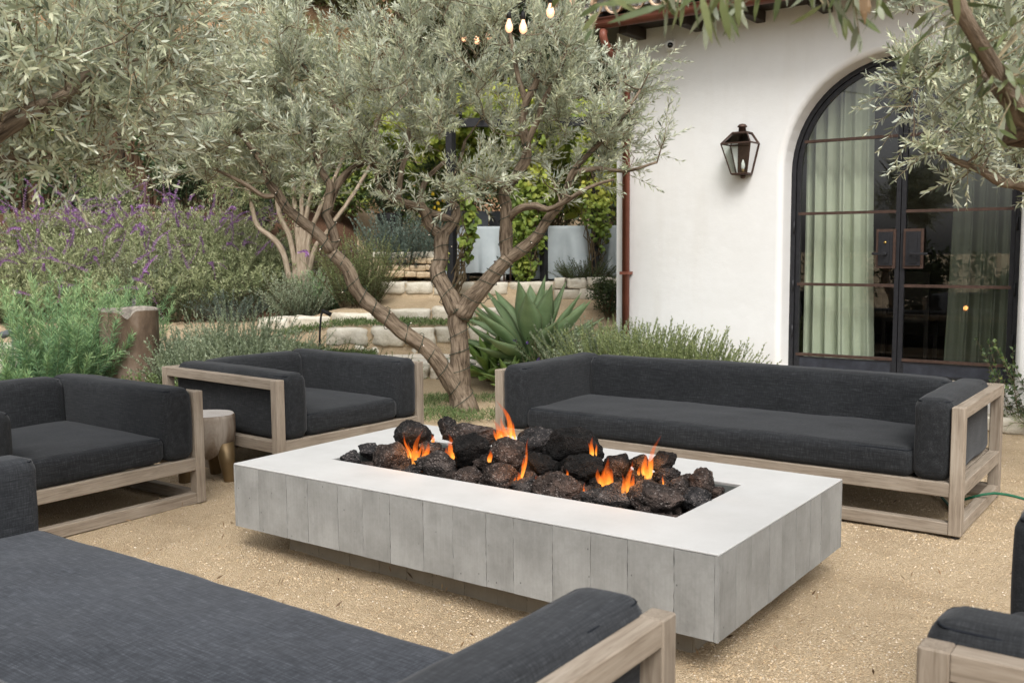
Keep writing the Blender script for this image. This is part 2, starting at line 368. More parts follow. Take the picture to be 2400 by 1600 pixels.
b.color(cb); b.bump(wv, .15, .002); b.b.inputs['Subsurface Weight'].default_value = 0; MT['curtain'] = b.m
b = MB('cover_cloth', .8, .25); c = b.coord(); b.color(b.ramp(b.noise(c, 4, 4), [(.3, (.31, .345, .355)), (.7, (.385, .42, .43))])); MT['cover_cloth'] = b.m
b = MB('glass'); tr = b.n('BsdfTransparent'); gl = b.n('BsdfGlossy'); gl.inputs['Roughness'].default_value = .01; fr = b.n('Fresnel'); fr.inputs[0].default_value = 1.95; ms = b.n('MixShader')
tr.inputs[0].default_value = (.90, .93, .90, 1)
b.t.links.new(fr.outputs[0], ms.inputs[0]); b.t.links.new(tr.outputs[0], ms.inputs[1]); b.t.links.new(gl.outputs[0], ms.inputs[2]); b.t.links.new(ms.outputs[0], b.out.inputs[0]); MT['glass'] = b.m
lg_ = b.m.copy(); lg_.name = 'lantern_glass'; MT['lantern_glass'] = lg_
for q_ in lg_.node_tree.nodes:
    if q_.type == 'FRESNEL': q_.inputs[0].default_value = 1.3
b = MB('bulb_glass', .05, .5); b.b.inputs['Base Color'].default_value = (1, .62, .42, 1); b.b.inputs['Emission Color'].default_value = (1, .50, .28, 1); b.b.inputs['Emission Strength'].default_value = .75; b.b.inputs['Transmission Weight'].default_value = .3; MT['bulb_glass'] = b.m
b = MB('filament'); b.b.inputs['Emission Color'].default_value = (1, .72, .40, 1); b.b.inputs['Emission Strength'].default_value = 12; MT['filament'] = b.m
b = MB('fairy_bulb'); b.b.inputs['Emission Color'].default_value = (1, .62, .28, 1); b.b.inputs['Emission Strength'].default_value = .35; MT['fairy_bulb'] = b.m
def stone(name, lo, mid, hi):
    b = MB(name, .92, .15); c = b.coord(); oi = b.n('ObjectInfo')
    nz = b.noise(c, 5, 6, .65); f = b.noise(c, 45, 4, .6)
    col = b.ramp(b.math('ADD', b.math('MULTIPLY', nz, .7), b.math('MULTIPLY', f, .3)), [(.32, lo), (.5, mid), (.68, hi)])
    hv = b.n('HueSaturation'); b.t.links.new(col, hv.inputs['Color']); b.t.links.new(b.math('ADD', b.math('MULTIPLY', oi.outputs['Random'], .3), .85), hv.inputs['Value'])
    b.color(hv.outputs[0]); b.bump(b.math('ADD', nz, b.math('MULTIPLY', f, .4)), .7, .02); MT[name] = b.m
stone('pale_stone', (.34, .29, .215), (.57, .52, .42), (.72, .68, .59)); stone('wall_stone', (.24, .17, .10), (.42, .32, .205), (.56, .46, .33)); stone('paver_stone', (.52, .47, .38), (.66, .61, .52), (.74, .70, .62))
b = MB('terracotta_glaze', .6, .3); c = b.coord((6, 6, 2.2)); nz = b.noise(c, 1, 5, .65)
col = b.ramp(nz, [(.3, (.085, .058, .040)), (.5, (.165, .115, .078)), (.68, (.25, .195, .15))])
st = b.noise(b.coord((16, 16, 1.2)), 1, 3); col = b.mix(b.ramp(st, [(.62, g3(0)), (.70, g3(.6))]), col, (.42, .37, .31)); b.color(col); b.bump(b.noise(b.coord(), 18, 4), .4, .01); MT['terracotta_glaze'] = b.m
b = MB('pot_rim', .9, .15); b.color(b.ramp(b.noise(b.coord(), 20, 5, .7), [(.3, (.16, .14, .12)), (.7, (.38, .34, .29))])); MT['pot_rim'] = b.m
b = MB('roof_tile', .9, .15); oi = b.n('ObjectInfo'); nz = b.noise(b.coord(), 9, 4, .6)
col = b.ramp(nz, [(.3, (.40, .25, .15)), (.6, (.58, .42, .29)), (.8, (.66, .55, .43))]); hv = b.n('HueSaturation'); b.t.links.new(col, hv.inputs['Color']); b.t.links.new(b.math('ADD', b.math('MULTIPLY', oi.outputs['Random'], .5), .7), hv.inputs['Value']); b.color(hv.outputs[0]); MT['roof_tile'] = b.m
plain('mortar', (.25, .24, .23), .95, .1, 0, .3, 30, .6)
b = MB('stump_side', .7, .25); c = b.coord((9, 9, 1.6)); nz = b.noise(c, 1, 5, .65, .8)
b.color(b.ramp(nz, [(.3, (.075, .050, .034)), (.5, (.185, .138, .098)), (.68, (.33, .285, .235))])); b.bump(nz, .4, .01); MT['stump_side'] = b.m
b = MB('stump_top', .6, .3); wv = b.n('TexWave', wave_type='RINGS', rings_direction='Z'); b.t.links.new(b.coord(), wv.inputs[0]); wv.inputs['Scale'].default_value = 26; wv.inputs['Distortion'].default_value = 3
b.color(b.mix(.25, b.ramp(b.noise(b.coord(), 12, 4), [(.3, (.44, .40, .36)), (.7, (.58, .54, .50))]), wv.outputs[0], 'MULTIPLY')); MT['stump_top'] = b.m
plain('bronze_leg', (.17, .115, .055), .42, .45, .55, .25, 8)
b = MB('bark', .95, .12); a = b.coord((55, 55, 9), attr='tc'); a2 = b.coord((16, 16, 3), attr='tc'); a3 = b.coord((130, 130, 30), attr='tc')
n1 = b.noise(a, 1, 5, .65, .6); n2 = b.noise(a2, 1, 4, .6); f = b.math('ADD', b.math('MULTIPLY', n1, .6), b.math('MULTIPLY', n2, .4))
col = b.ramp(f, [(.34, (.022, .016, .011)), (.43, (.10, .074, .051)), (.54, (.215, .165, .118)), (.76, (.345, .28, .21))])
b.color(col); b.bump(b.math('ADD', f, b.math('MULTIPLY', b.noise(a3, 1, 2), .25)), 1.0, .022); MT['bark'] = b.m
b = MB('pale_bark', .9, .15); n1 = b.noise(b.coord((50, 50, 9), attr='tc'), 1, 4); b.color(b.ramp(n1, [(.3, (.20, .15, .10)), (.7, (.40, .33, .25))])); b.bump(n1, .4, .008); MT['pale_bark'] = b.m
plain('twig', (.27, .225, .14), .85, .15); plain('brown_stem', (.10, .075, .045), .9, .1); plain('green_stem', (.17, .20, .10), .9, .1)

def leafmat(name, stops, under=None, trans=.22, rough=.5, spec=.35):
    b = MB(name, rough, spec)
    col = b.ramp(b.attr('tint'), stops)
    if under:
        ge = b.n('NewGeometry'); ucol = b.ramp(b.attr('tint'), under); col = b.mix(ge.outputs['Backfacing'], col, ucol)
    b.color(col); tl = b.n('BsdfTranslucent'); b.t.links.new(col, tl.inputs[0]); ms = b.n('MixShader'); ms.inputs[0].default_value = trans
    b.t.links.new(b.b.outputs[0], ms.inputs[1]); b.t.links.new(tl.outputs[0], ms.inputs[2]); b.t.links.new(ms.outputs[0], b.out.inputs[0]); MT[name] = b.m
leafmat('olive_leaf', [(0, (.09, .112, .076)), (.26, (.24, .272, .18)), (.60, (.46, .49, .325)), (1, (.68, .69, .48))], [(0, (.36, .40, .33)), (.6, (.58, .615, .49)), (1, (.74, .75, .59))], .34, .42, .5)
leafmat('near_olive_leaf', [(0, (.07, .095, .04)), (.5, (.13, .165, .06)), (1, (.22, .25, .11))], [(0, (.20, .225, .15)), (1, (.30, .32, .22))], .3, .45, .4)
leafmat('sage_leaf', [(0, (.085, .11, .055)), (.4, (.25, .29, .14)), (.75, (.42, .45, .24)), (1, (.56, .57, .36))], None, .3)
leafmat('lavender_leaf', [(0, (.07, .10, .055)), (.40, (.23, .285, .175)), (1, (.48, .53, .38))], None, .25)
leafmat('rosemary_leaf', [(0, (.045, .065, .025)), (.45, (.17, .215, .08)), (.85, (.33, .37, .16)), (1, (.46, .47, .27))], None, .25)
leafmat('dark_leaf', [(0, (.022, .035, .014)), (.5, (.05, .075, .028)), (1, (.10, .13, .05))], None, .2)
leafmat('ivy_leaf', [(0, (.03, .055, .02)), (.6, (.08, .125, .045)), (.85, (.20, .27, .07)), (1, (.38, .42, .10))], None, .25, .4)
leafmat('vine_leaf', [(0, (.12, .18, .035)), (.35, (.28, .36, .07)), (.7, (.50, .54, .11)), (1, (.66, .60, .13))], None, .45)
leafmat('feathery_leaf', [(0, (.05, .115, .055)), (.40, (.16, .29, .14)), (.75, (.33, .48, .22)), (1, (.55, .66, .34))], None, .3)
leafmat('blue_leaf', [(0, (.06, .09, .07)), (.5, (.13, .18, .145)), (1, (.23, .29, .24))], None, .2)
leafmat('ground_leaf', [(0, (.05, .08, .025)), (.5, (.11, .165, .05)), (1, (.22, .29, .12))], None, .25)
leafmat('dry_leaf', [(0, (.10, .06, .03)), (.6, (.26, .17, .09)), (1, (.40, .30, .18))], None, .2)
leafmat('hill_leaf', [(0, (.05, .06, .02)), (.5, (.13, .14, .05)), (1, (.26, .24, .11))], None, .2)
leafmat('purple_flower', [(0, (.17, .055, .21)), (.5, (.30, .13, .35)), (1, (.47, .33, .50))], None, .25)
leafmat('violet_flower', [(0, (.06, .015, .22)), (1, (.16, .05, .42))], None, .25)
leafmat('lavender_flower', [(0, (.20, .19, .36)), (1, (.36, .34, .52))], None, .25)
leafmat('white_flower', [(0, (.6, .6, .52)), (1, (.8, .8, .74))], None, .2)
leafmat('lemon', [(0, (.62, .40, .02)), (1, (.75, .55, .05))], None, .05)
b = MB('agave_leaf', .42, .4); nz = b.noise(b.coord(), 6, 3); ed = b.attr('edge')
col = b.ramp(nz, [(.3, (.19, .285, .135)), (.7, (.29, .395, .20))]); b.color(b.mix(b.ramp(ed, [(.86, g3(0)), (.99, g3(1))]), col, (.33, .38, .17))); MT['agave_leaf'] = b.m
b = MB('bright_agave_leaf', .42, .4); nz = b.noise(b.coord(), 6, 3); b.color(b.ramp(nz, [(.3, (.13, .21, .05)), (.7, (.22, .32, .085))])); MT['bright_agave_leaf'] = b.m
rng = np.random.default_rng(7)
# ------------------------------------------------------------------ terrain
def sheet(name, m, ts, us, f, kind='structure'):
    T, U = np.meshgrid(ts, us, indexing='ij')
    X = FW0[0] * T + RT0[0] * U; Y = FW0[1] * T + RT0[1] * U
    V = np.stack([X, Y, f(X, Y)], -1).reshape(-1, 3); nu = len(us)
    i = np.arange(len(ts) - 1)[:, None] * nu; j = np.arange(nu - 1)[None]
    F = np.stack([i + j, i + j + 1, i + nu + j + 1, i + nu + j], -1).reshape(-1, 4)
    return tag(obj(name, mesh(name, V, F, m, True)), kind=kind)
def ghgt(x, y): return hgt(x, y) + (.006 * vnoise(np.stack([x, y, x * 0], -1), 1.6, 3) + .006 * vnoise(np.stack([x, y, x * 0], -1), 5, 13) + .004 * vnoise(np.stack([x, y, x * 0], -1), 11, 14) - .004) * (np.hypot(x + 2, y - 4) < 7)
ts = np.unique(np.concatenate([np.arange(-120, -12, 12), np.arange(-12, .8, .4), np.arange(.8, 10, .06), np.arange(10, 15, .05), np.arange(15, 20.8, .3), [20.8]]))
us = np.unique(np.concatenate([np.arange(-120, -12, 12), np.arange(-12, -4, .4), np.arange(-4, 5.6, .07), np.arange(5.6, 10, .4), np.arange(10, 120, 12)]))
sheet('ground', MT['gravel'], ts, us, ghgt)
sheet('hillside', MT['hill_soil'], np.arange(20.8, 48, .6), np.arange(-34, 34, .6), lambda x, y: hgt(x, y) + .25 * vnoise(np.stack([x, y, x * 0], -1), .9, 5) * np.clip((-sy_ * x + cy_ * y - 20.8) / 2, 0, 1))
def patch(name, m, pts, lift, kind='structure'):      # bed sheet over the terrain: t range and picture-column range
    t0, t1, p0, p1 = pts
    tt = np.arange(t0, t1 + .01, .06); pp = np.linspace(p0, p1, 60)
    T, P = np.meshgrid(tt, pp, indexing='ij'); S = (P - 1200) / FPX * T
    X = FW0[0] * T + RT0[0] * S; Y = FW0[1] * T + RT0[1] * S
    V = np.stack([X, Y, hgt(X, Y) + lift + .008 * vnoise(np.stack([X, Y, X * 0], -1), 6, 2)], -1).reshape(-1, 3); nu = len(pp)
    i = np.arange(len(tt) - 1)[:, None] * nu; j = np.arange(nu - 1)[None]
    return tag(obj(name, mesh(name, V, np.stack([i + j, i + j + 1, i + nu + j + 1, i + nu + j], -1).reshape(-1, 4), m, True)), kind=kind)
patch('mulch_bed', MT['mulch'], (13.75, 20.6, -150, 840), .02)
patch('mulch_strip', MT['mulch'], (13.52, 15.2, 640, 900), .03)
patch('planting_bed', MT['mulch'], (8.3, 11.3, -120, 330), .02)
# loose grit on the courtyard and chips on the bed: nobody could count them
def scatter(name, m, pts, size, seed, flat=.6):
    r = np.random.default_rng(seed); n = len(pts)
    tet = np.array([(1, 0, -.4), (-.5, .87, -.4), (-.5, -.87, -.4), (0.1, 0, .8)])
    a = r.uniform(0, 6.283, n); s = np.minimum(r.lognormal(0, .42, n), 2.0) * size
    ca, sa = np.cos(a), np.sin(a); st = r.uniform(.6, 1.5, n)
    V = np.stack([(tet[None, :, 0] * st[:, None]) * ca[:, None] - tet[None, :, 1] * sa[:, None], (tet[None, :, 0] * st[:, None]) * sa[:, None] + tet[None, :, 1] * ca[:, None], np.broadcast_to(tet[None, :, 2] * flat, (n, 4))], -1) * s[:, None, None]
    V += pts[:, None] + np.array([0, 0, .0]); b0 = np.arange(n)[:, None] * 4
    F = (np.array([(0, 2, 1), (0, 1, 3), (1, 2, 3), (2, 0, 3)])[None] + b0[:, :, None]).reshape(-1, 3)
    return tag(obj(name, mesh(name, V.reshape(-1, 3), F, m, False, {'tint': np.repeat(r.random(n), 4)})), kind='stuff')
n = 230000; tt = 1.9 + 7.6 * rng.random(n) ** 1.25; pp = rng.uniform(-60, 2460, n); ss = (pp - 1200) / FPX * tt
X = FW0[0] * tt + RT0[0] * ss; Y = FW0[1] * tt + RT0[1] * ss
keep = (vnoise(np.stack([X, Y, X * 0], -1), 1.3, 9) + rng.uniform(-1, 1, n) * .9 > -.25)
X, Y = X[keep], Y[keep]
tag(scatter('loose_gravel', MT['pebble'], np.stack([X, Y, ghgt(X, Y) + .0005], -1), .0034, 3), 'loose pale grit lying over the tan courtyard', 'gravel')
n = 9000; tt = rng.uniform(13.8, 15.6, n); pp = rng.uniform(-50, 830, n); ss = (pp - 1200) / FPX * tt
X = FW0[0] * tt + RT0[0] * ss; Y = FW0[1] * tt + RT0[1] * ss
tag(scatter('bark_mulch', MT['mulch_chip'], np.stack([X, Y, hgt(X, Y) + .03], -1), .02, 4, .4), 'dark brown bark chips under the purple flowering bank', 'mulch')

# ------------------------------------------------------------------ the white building
WY, DY = 9.0, 9.22; ACX, ACZ, AR = -2.40, 2.16, .955; WL, WR, WT = -5.165, 3.2, 3.72
FLOOR = .30
bld = thing('white_building', 'white plastered house with arched steel doors and red brown gutter', 'house', (WL, WY, 0))
bo = np.array([WL, WY, 0.0])
def arch(r, n=32, zb=FLOOR, y=0.0):
    th = np.linspace(np.pi, 0, n + 1)
    P = [(ACX - r, y, z) for z in np.linspace(zb, ACZ, 9)[:-1]] + [(ACX + r * math.cos(a), y, ACZ + r * math.sin(a)) for a in th] + [(ACX + r, y, z) for z in np.linspace(ACZ, zb, 9)[1:]]
    return np.array(P)
a = Acc()
RO = AR + .105
A0 = arch(RO, y=WY)
# wall face round the opening: rays from the opening's edge to the wall's outline
nA = len(A0)
for lo, hi, fn_ in ((0, 9, lambda p: (WL, WY, p[2])), (8, 41, lambda p: (p[0], WY, WT)), (40, 49, lambda p: (WR, WY, p[2]))):
    Q0 = A0[lo:hi]; Q1 = np.array([fn_(p) for p in Q0]); m_ = len(Q0); i = np.arange(m_ - 1)
    a.add(np.concatenate([Q0, Q1]), np.stack([i, i + 1, m_ + i + 1, m_ + i], -1))
zA = ACZ
for x0, x1 in ((WL, ACX - RO), (ACX + RO, WR)):
    a.add([(x0, WY, zA), (x1, WY, zA), (x1, WY, WT), (x0, WY, WT)], np.array([(0, 1, 2, 3)]))
a.add([(WL, WY, -.3), (WR, WY, -.3), (WR, WY, FLOOR), (WL, WY, FLOOR)], np.array([(0, 1, 2, 3)]))
# softly rounded reveal back to the door
prof = [(RO, WY)] + [(RO - .06 * math.sin(q), WY + .06 * (1 - math.cos(q))) for q in np.linspace(.3, math.pi / 2, 6)] + [(RO - .065, WY + .10), (AR + .025, DY + .03)]
rv = [arch(r, y=y) for r, y in prof]; V = np.concatenate(rv); i = np.arange(nA - 1)
a.add(V, [np.concatenate([np.stack([k * nA + i, (k + 1) * nA + i, (k + 1) * nA + i + 1, k * nA + i + 1], -1) for k in range(len(prof) - 1)])])
a.add([(ACX - RO, WY - .0, FLOOR), (ACX + RO, WY, FLOOR), (ACX + RO, DY + .1, FLOOR), (ACX - RO, DY + .1, FLOOR)], np.array([(0, 1, 2, 3)]))
a.add([(WL, WY, -.3), (WL, 14.5, -.3), (WL, 14.5, WT), (WL, WY, WT)], np.array([(0, 3, 2, 1)]))
a.add([(WR, WY, -.3), (WR, 14.5, -.3), (WR, 14.5, WT), (WR, WY, WT)], np.array([(0, 1, 2, 3)]))
a.obj('wall', MT['stucco'], bld, False, bo)
a = Acc()   # dark room behind the doors
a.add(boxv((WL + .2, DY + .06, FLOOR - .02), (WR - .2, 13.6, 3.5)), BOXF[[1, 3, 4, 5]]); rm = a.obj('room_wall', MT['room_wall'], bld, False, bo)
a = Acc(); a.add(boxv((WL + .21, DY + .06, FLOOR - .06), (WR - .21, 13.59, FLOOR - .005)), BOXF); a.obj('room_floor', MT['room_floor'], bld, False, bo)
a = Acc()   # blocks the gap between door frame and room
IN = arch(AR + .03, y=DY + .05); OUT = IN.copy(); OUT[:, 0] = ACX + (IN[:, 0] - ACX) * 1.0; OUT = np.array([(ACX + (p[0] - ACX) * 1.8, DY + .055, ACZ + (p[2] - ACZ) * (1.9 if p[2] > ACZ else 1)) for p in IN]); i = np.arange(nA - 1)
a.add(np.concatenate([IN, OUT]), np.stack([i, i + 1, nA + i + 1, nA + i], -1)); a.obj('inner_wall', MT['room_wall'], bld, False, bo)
# steel door: frame, two leaves, muntins, panes
def arch_strip(r0, r1, y0, y1, zb, x_lo=None, n=32):
    p0, p1 = arch(r0, n, zb, y0), arch(r1, n, zb, y0); q0, q1 = p0.copy(), p1.copy(); q0[:, 1] = y1; q1[:, 1] = y1
    m_ = len(p0); i = np.arange(m_ - 1); V = np.concatenate([p0, p1, q0, q1])
    F = [np.stack([i, i + 1, m_ + i + 1, m_ + i], -1), np.stack([i, 2 * m_ + i, 2 * m_ + i + 1, i + 1], -1), np.stack([m_ + i, m_ + i + 1, 3 * m_ + i + 1, 3 * m_ + i], -1), np.stack([2 * m_ + i, 3 * m_ + i, 3 * m_ + i + 1, 2 * m_ + i + 1], -1)]
    return V, [np.concatenate(F)]
a = Acc(); a.add(*arch_strip(AR - .012, AR + .03, DY - .03, DY + .05, FLOOR - .003)); a.obj('door_frame', MT['black_metal'], bld, False, bo)
def half(P, sgn): return P
RI = AR - .015
BOT = .455; ROWS = [1.12, 1.78, 2.445]; MID = ACX + .012
for sg in (-1, 1):
    a = Acc()
    th = np.linspace(np.pi if sg < 0 else 0, np.pi / 2, 20)
    def leafline(r, cx):
        P = [(ACX + sg * r, FLOOR + .015)] + [(ACX + sg * r, z) for z in np.linspace(.5, ACZ, 8)] + [(ACX + r * math.cos(t_), ACZ + r * math.sin(t_)) for t_ in th[1:]]
        return np.array(P)
    o0, o1 = leafline(RI - .002, 0), leafline(RI - .040, 0); m_ = len(o0); i = np.arange(m_ - 1)
    for y0, y1 in ((DY - .012, DY + .03),):
        V = np.concatenate([np.c_[o0[:, 0], np.full(m_, y0), o0[:, 1]], np.c_[o1[:, 0], np.full(m_, y0), o1[:, 1]], np.c_[o1[:, 0], np.full(m_, y1), o1[:, 1]], np.c_[o0[:, 0], np.full(m_, y1), o0[:, 1]]])
        a.add(V, np.concatenate([np.stack([k * m_ + i, k * m_ + i + 1, ((k + 1) % 4) * m_ + i + 1, ((k + 1) % 4) * m_ + i], -1) for k in range(4)]))
    xs = sorted((MID + sg * .004, MID + sg * .042)); a.add(boxv((xs[0], DY - .016, FLOOR + .012), (xs[1], DY + .032, ACZ + RI - .01)), BOXF)
    xe = ACX + sg * (RI - .03)
    xs = sorted((xe, MID + sg * .03))
    a.add(boxv((xs[0], DY - .011, FLOOR + .014), (xs[1], DY + .028, BOT - .02)), BOXF)
    d_ = a.obj('door', MT['black_metal'], bld, False, bo)
    box('kick_panel', (xs[0] + .03 - bo[0], DY - .014 - bo[1], FLOOR + .03), (xs[1] - .03 - bo[0], DY - .0118 - bo[1], BOT - .035), MT['door_panel'], d_)
    for zz in [BOT] + ROWS:
        xl = math.sqrt(max((RI - .02) ** 2 - max(zz - ACZ, 0) ** 2, 0)); xq = sorted((ACX + sg * xl, MID + sg * .038))
        box('muntin', (xq[0] - bo[0], DY - .014 - bo[1], zz - .013), (xq[1] - bo[0], DY + .026 - bo[1], zz + .013), MT['bronze'], d_)
    lv = [BOT] + ROWS + [ACZ + RI]
    for k in range(4):
        z0, z1 = lv[k] + .011, lv[k + 1] - .011
        zs = np.linspace(z0, z1, 14 if z1 > ACZ else 2); pts = []
        for z_ in zs: pts.append((ACX + sg * math.sqrt(max((RI - .02) ** 2 - max(z_ - ACZ, 0) ** 2, .0)), z_))
        pts = [(p_[0] if sg * (p_[0] - MID) > .03 else MID + sg * .031, p_[1]) for p_ in pts]
        m2 = len(pts); V = [(p_[0] - bo[0], DY + .008 - bo[1], p_[1]) for p_ in pts] + [(MID + sg * .03 - bo[0], DY + .008 - bo[1], p_[1]) for p_ in pts]
        tilt = rng.uniform(-.002, .002); V = [(x_, y_ + tilt * (z_ - z0), z_) for x_, y_, z_ in V]
        i = np.arange(m2 - 1); obj('pane', mesh('pane', V, np.stack([i, i + 1, m2 + i + 1, m2 + i], -1), MT['glass']), d_)
    cxp = MID + sg * .118; L_ = lambda x_: x_ - bo[0]
    box('handle_plate', (L_(cxp - .085), DY - .034 - bo[1], 1.275), (L_(cxp + .085), DY - .016 - bo[1], 1.625), MT['bronze'], d_)
    box('lock_box', (L_(cxp - .062), DY - .046 - bo[1], 1.30), (L_(cxp + .062), DY - .0345 - bo[1], 1.60), MT['black_metal'], d_)
    box('lock_face', (L_(cxp - .036), DY - .052 - bo[1], 1.32), (L_(cxp + .036), DY - .0465 - bo[1], 1.58), MT['black_metal'], d_)
    beam('handle', (L_(MID + sg * .10), DY - .085 - bo[1], 1.405), (L_(MID + sg * (.225 if sg < 0 else .25)), DY - .085 - bo[1], 1.405), .014, .022, MT['black_metal'], d_, .003)
    beam('handle_spindle', (L_(MID + sg * .11), DY - .052 - bo[1], 1.405), (L_(MID + sg * .11), DY - .079 - bo[1], 1.405), .02, .02, MT['black_metal'], d_, .003)
    if sg < 0:
        V, F, _ = tube([(L_(cxp), DY - .052 - bo[1], 1.505), (L_(cxp), DY - .060 - bo[1], 1.505)], .011, 12); obj('keyhole', mesh('keyhole', V, F, MT['brass'], True), d_)
    for zz in (.62, 1.05, 1.6):
        V, F, _ = tube([(L_(ACX + sg * (AR - .004)), DY - .038 - bo[1], zz), (L_(ACX + sg * (AR - .004)), DY - .038 - bo[1], zz + .11)], .010, 8); obj('hinge', mesh('hinge', V, F, MT['black_metal'], True), d_)
# eave: soffit, rafter tails, gutter, downspout, tiles
GY = 8.50; GZ = 3.55; EX0 = WL - .45
box('roof_deck', (EX0 - bo[0], GY + .09 - bo[1], WT - .078), (WR - bo[0], 14.6 - bo[1], WT - .02), MT['dark_wood'], bld)
for k, x in enumerate(np.arange(EX0 + .12, WR, .62)):
    beam('rafter_tail', (x - bo[0], GY + .10 - bo[1], WT - .13), (x - bo[0], WY + .05 - bo[1], WT - .13), .09, .10, MT['dark_wood'], bld, .006)
th = np.linspace(0, math.pi, 11); gp = [(-.068, .075)] + [(-.06 * math.cos(t_), -.062 * math.sin(t_) + .05) for t_ in th] + [(.068, .075)]
gp = np.array(gp); xs = np.array([EX0 - bo[0], WR - bo[0]]); V = []
for x in xs: V += [(x, GY - bo[1] + q[0], GZ + .045 + q[1]) for q in gp] + [(x, GY - bo[1] + q[0] * .93, GZ + .048 + q[1]) for q in gp[::-1]]
m_ = len(V) // 2; i = np.arange(m_); j = (i + 1) % m_
cap = np.array([(k, k + 1, m_ - 2 - k, m_ - 1 - k) for k in range(m_ // 2 - 1)])
obj('gutter', mesh('gutter', V, [np.concatenate([np.stack([i, j, m_ + j, m_ + i], -1), cap, cap + m_])], MT['copper_brown'], False), bld)
Rr_ = .009; V, F, _ = tube([(xs[0], GY - .067 - bo[1], GZ + .122), (xs[1], GY - .067 - bo[1], GZ + .122)], .009, 6); obj('gutter_lip', mesh('gutter_lip', V, F, MT['copper_brown'], True), bld)
dx = -5.025
P = [(dx - bo[0], GY - bo[1], GZ + .02), (dx - bo[0], GY - bo[1] + .02, GZ - .10), (dx - bo[0], WY - .055 - bo[1], GZ - .36), (dx - bo[0], WY - .055 - bo[1], .06)]
P2, R2 = resample(P[:3], [.038] * 3, .06); P2 = np.vstack([P2, [P[3]]]); V, F, _ = tube(P2, .039, 10); obj('downspout', mesh('downspout', V, F, MT['downspout_red'], True), bld)
for zz in (2.6, 1.2): box('downspout_bracket', (dx - .05 - bo[0], WY - .098 - bo[1], zz), (dx + .05 - bo[0], WY - .0 - bo[1], zz + .03), MT['downspout_red'], bld)
# clay barrel tiles: one cover mesh and one pan mesh, shared
def tile_mesh(name, r, L, up):
    n = 9; th = np.linspace(0, math.pi, n); V = []
    for y, rr in ((0, r), (L, r * .86)):
        for q in (1, .86): V += [(-rr * q * math.cos(t_), y, up * rr * q * math.sin(t_)) for t_ in th]
    F = []
    for k in range(n - 1):
        F += [(k, k + 1, 2 * n + k + 1, 2 * n + k), (n + k, 3 * n + k, 3 * n + k + 1, n + k + 1), (k, n + k, n + k + 1, k + 1), (2 * n + k, 2 * n + k + 1, 3 * n + k + 1, 3 * n + k)]
    F += [(0, 2 * n, 3 * n, n), (n - 1, 2 * n - 1, 4 * n - 1, 3 * n - 1)]
    return mesh(name, V, np.array(F), MT['roof_tile'], False)
cov, pan = tile_mesh('roof_tile', .105, .46, 1), tile_mesh('roof_tile', .10, .46, -1)
sl = R(19)
for row in range(4):
    for k, x in enumerate(np.arange(EX0 + .1, -.2 if row else .4, .235)):
        yy = GY + .015 + row * .38 * math.cos(sl) - bo[1]; zz = WT + .062 + row * .38 * math.sin(sl)
        o = obj('roof_tile', cov, bld, (x - bo[0] + rng.uniform(-.012, .012), yy + rng.uniform(-.03, .03), zz + .055 + rng.uniform(-.008, .012)), (sl + rng.uniform(-.03, .03), rng.uniform(-.05, .05), rng.uniform(-.05, .05)))
        o = obj('roof_tile', pan, bld, (x + .117 - bo[0], yy + rng.uniform(-.03, .01), zz + .03), (sl, 0, rng.uniform(-.03, .03)))
        if row == 0:
            V = boxv((-.085, -.015, -.07), (.085, .10, .06)) + rng.uniform(-.016, .016, (8, 3)); obj('mortar_plug', mesh('mortar_plug', V, BOXF, MT['mortar']), bld, (x - bo[0], yy + .05, zz + .05))
V = np.array([(EX0, GY + .10, WT - .015), (WR, GY + .10, WT - .015), (WR, 14.6, WT - .015 + 6.0 * math.tan(sl)), (EX0, 14.6, WT - .015 + 6.0 * math.tan(sl)), (EX0, 14.6, WT - .019), (WR, 14.6, WT - .019)]) - bo
obj('roof', mesh('roof', V, [np.array([(0, 1, 2, 3)]), np.array([(3, 2, 5, 4)]), np.array([(0, 3, 4), (1, 5, 2)])], MT['dark_wood']), bld)
# stone curb and bed by the wall at the right
sb = thing('planting_kerb', 'pale stone kerb edging the bed at the right end of the long sofa', 'kerb', (-.8, 8.45, 0))
# curtains
for sg, x0, x1, lab in ((-1, ACX - .93, ACX - .33, 'sage green pleated curtain behind the left glass door'), (1, ACX + .40, ACX + .94, 'sage green pleated curtain behind the right glass door')):
    n = 150; xs = np.linspace(0, 1, n); zz = np.linspace(FLOOR + .02, 3.28, 22); V = []
    ph = rng.uniform(0, 6.28)
    for z in zz:
        k = (z - FLOOR) / 3; nar = 1 - .10 * (1 - k) * 0
        inner = .06 * (1 - k) ** 2
        f = np.sin(xs * 6.283 * 5.3 + ph + .5 * np.sin(xs * 9 + ph) + .15 * (1 - k) * np.sin(z * 3)) * (.040 + .012 * np.sin(xs * 21 + ph)) + .012 * np.sin(xs * 6.283 * 11 + 1.3)
        f = f * np.clip((1 - np.abs(xs - (.82 if sg < 0 else .13)) / .14) * -1 + 1, .25, 1)
        X = (x0 + (x1 - x0) * xs) + (inner * xs if sg < 0 else -inner * (1 - xs))
        V.append(np.stack([X, 9.46 + f, np.full(n, z)], -1))
    V = np.concatenate(V); i = np.arange(len(zz) - 1)[:, None] * n; j = np.arange(n - 1)[None]
    o = obj('curtain', mesh('curtain', V, np.stack([i + j, i + j + 1, i + n + j + 1, i + n + j], -1).reshape(-1, 4), MT['curtain'], True)); tag(o, lab, 'curtain', 'curtains behind the arched doors')
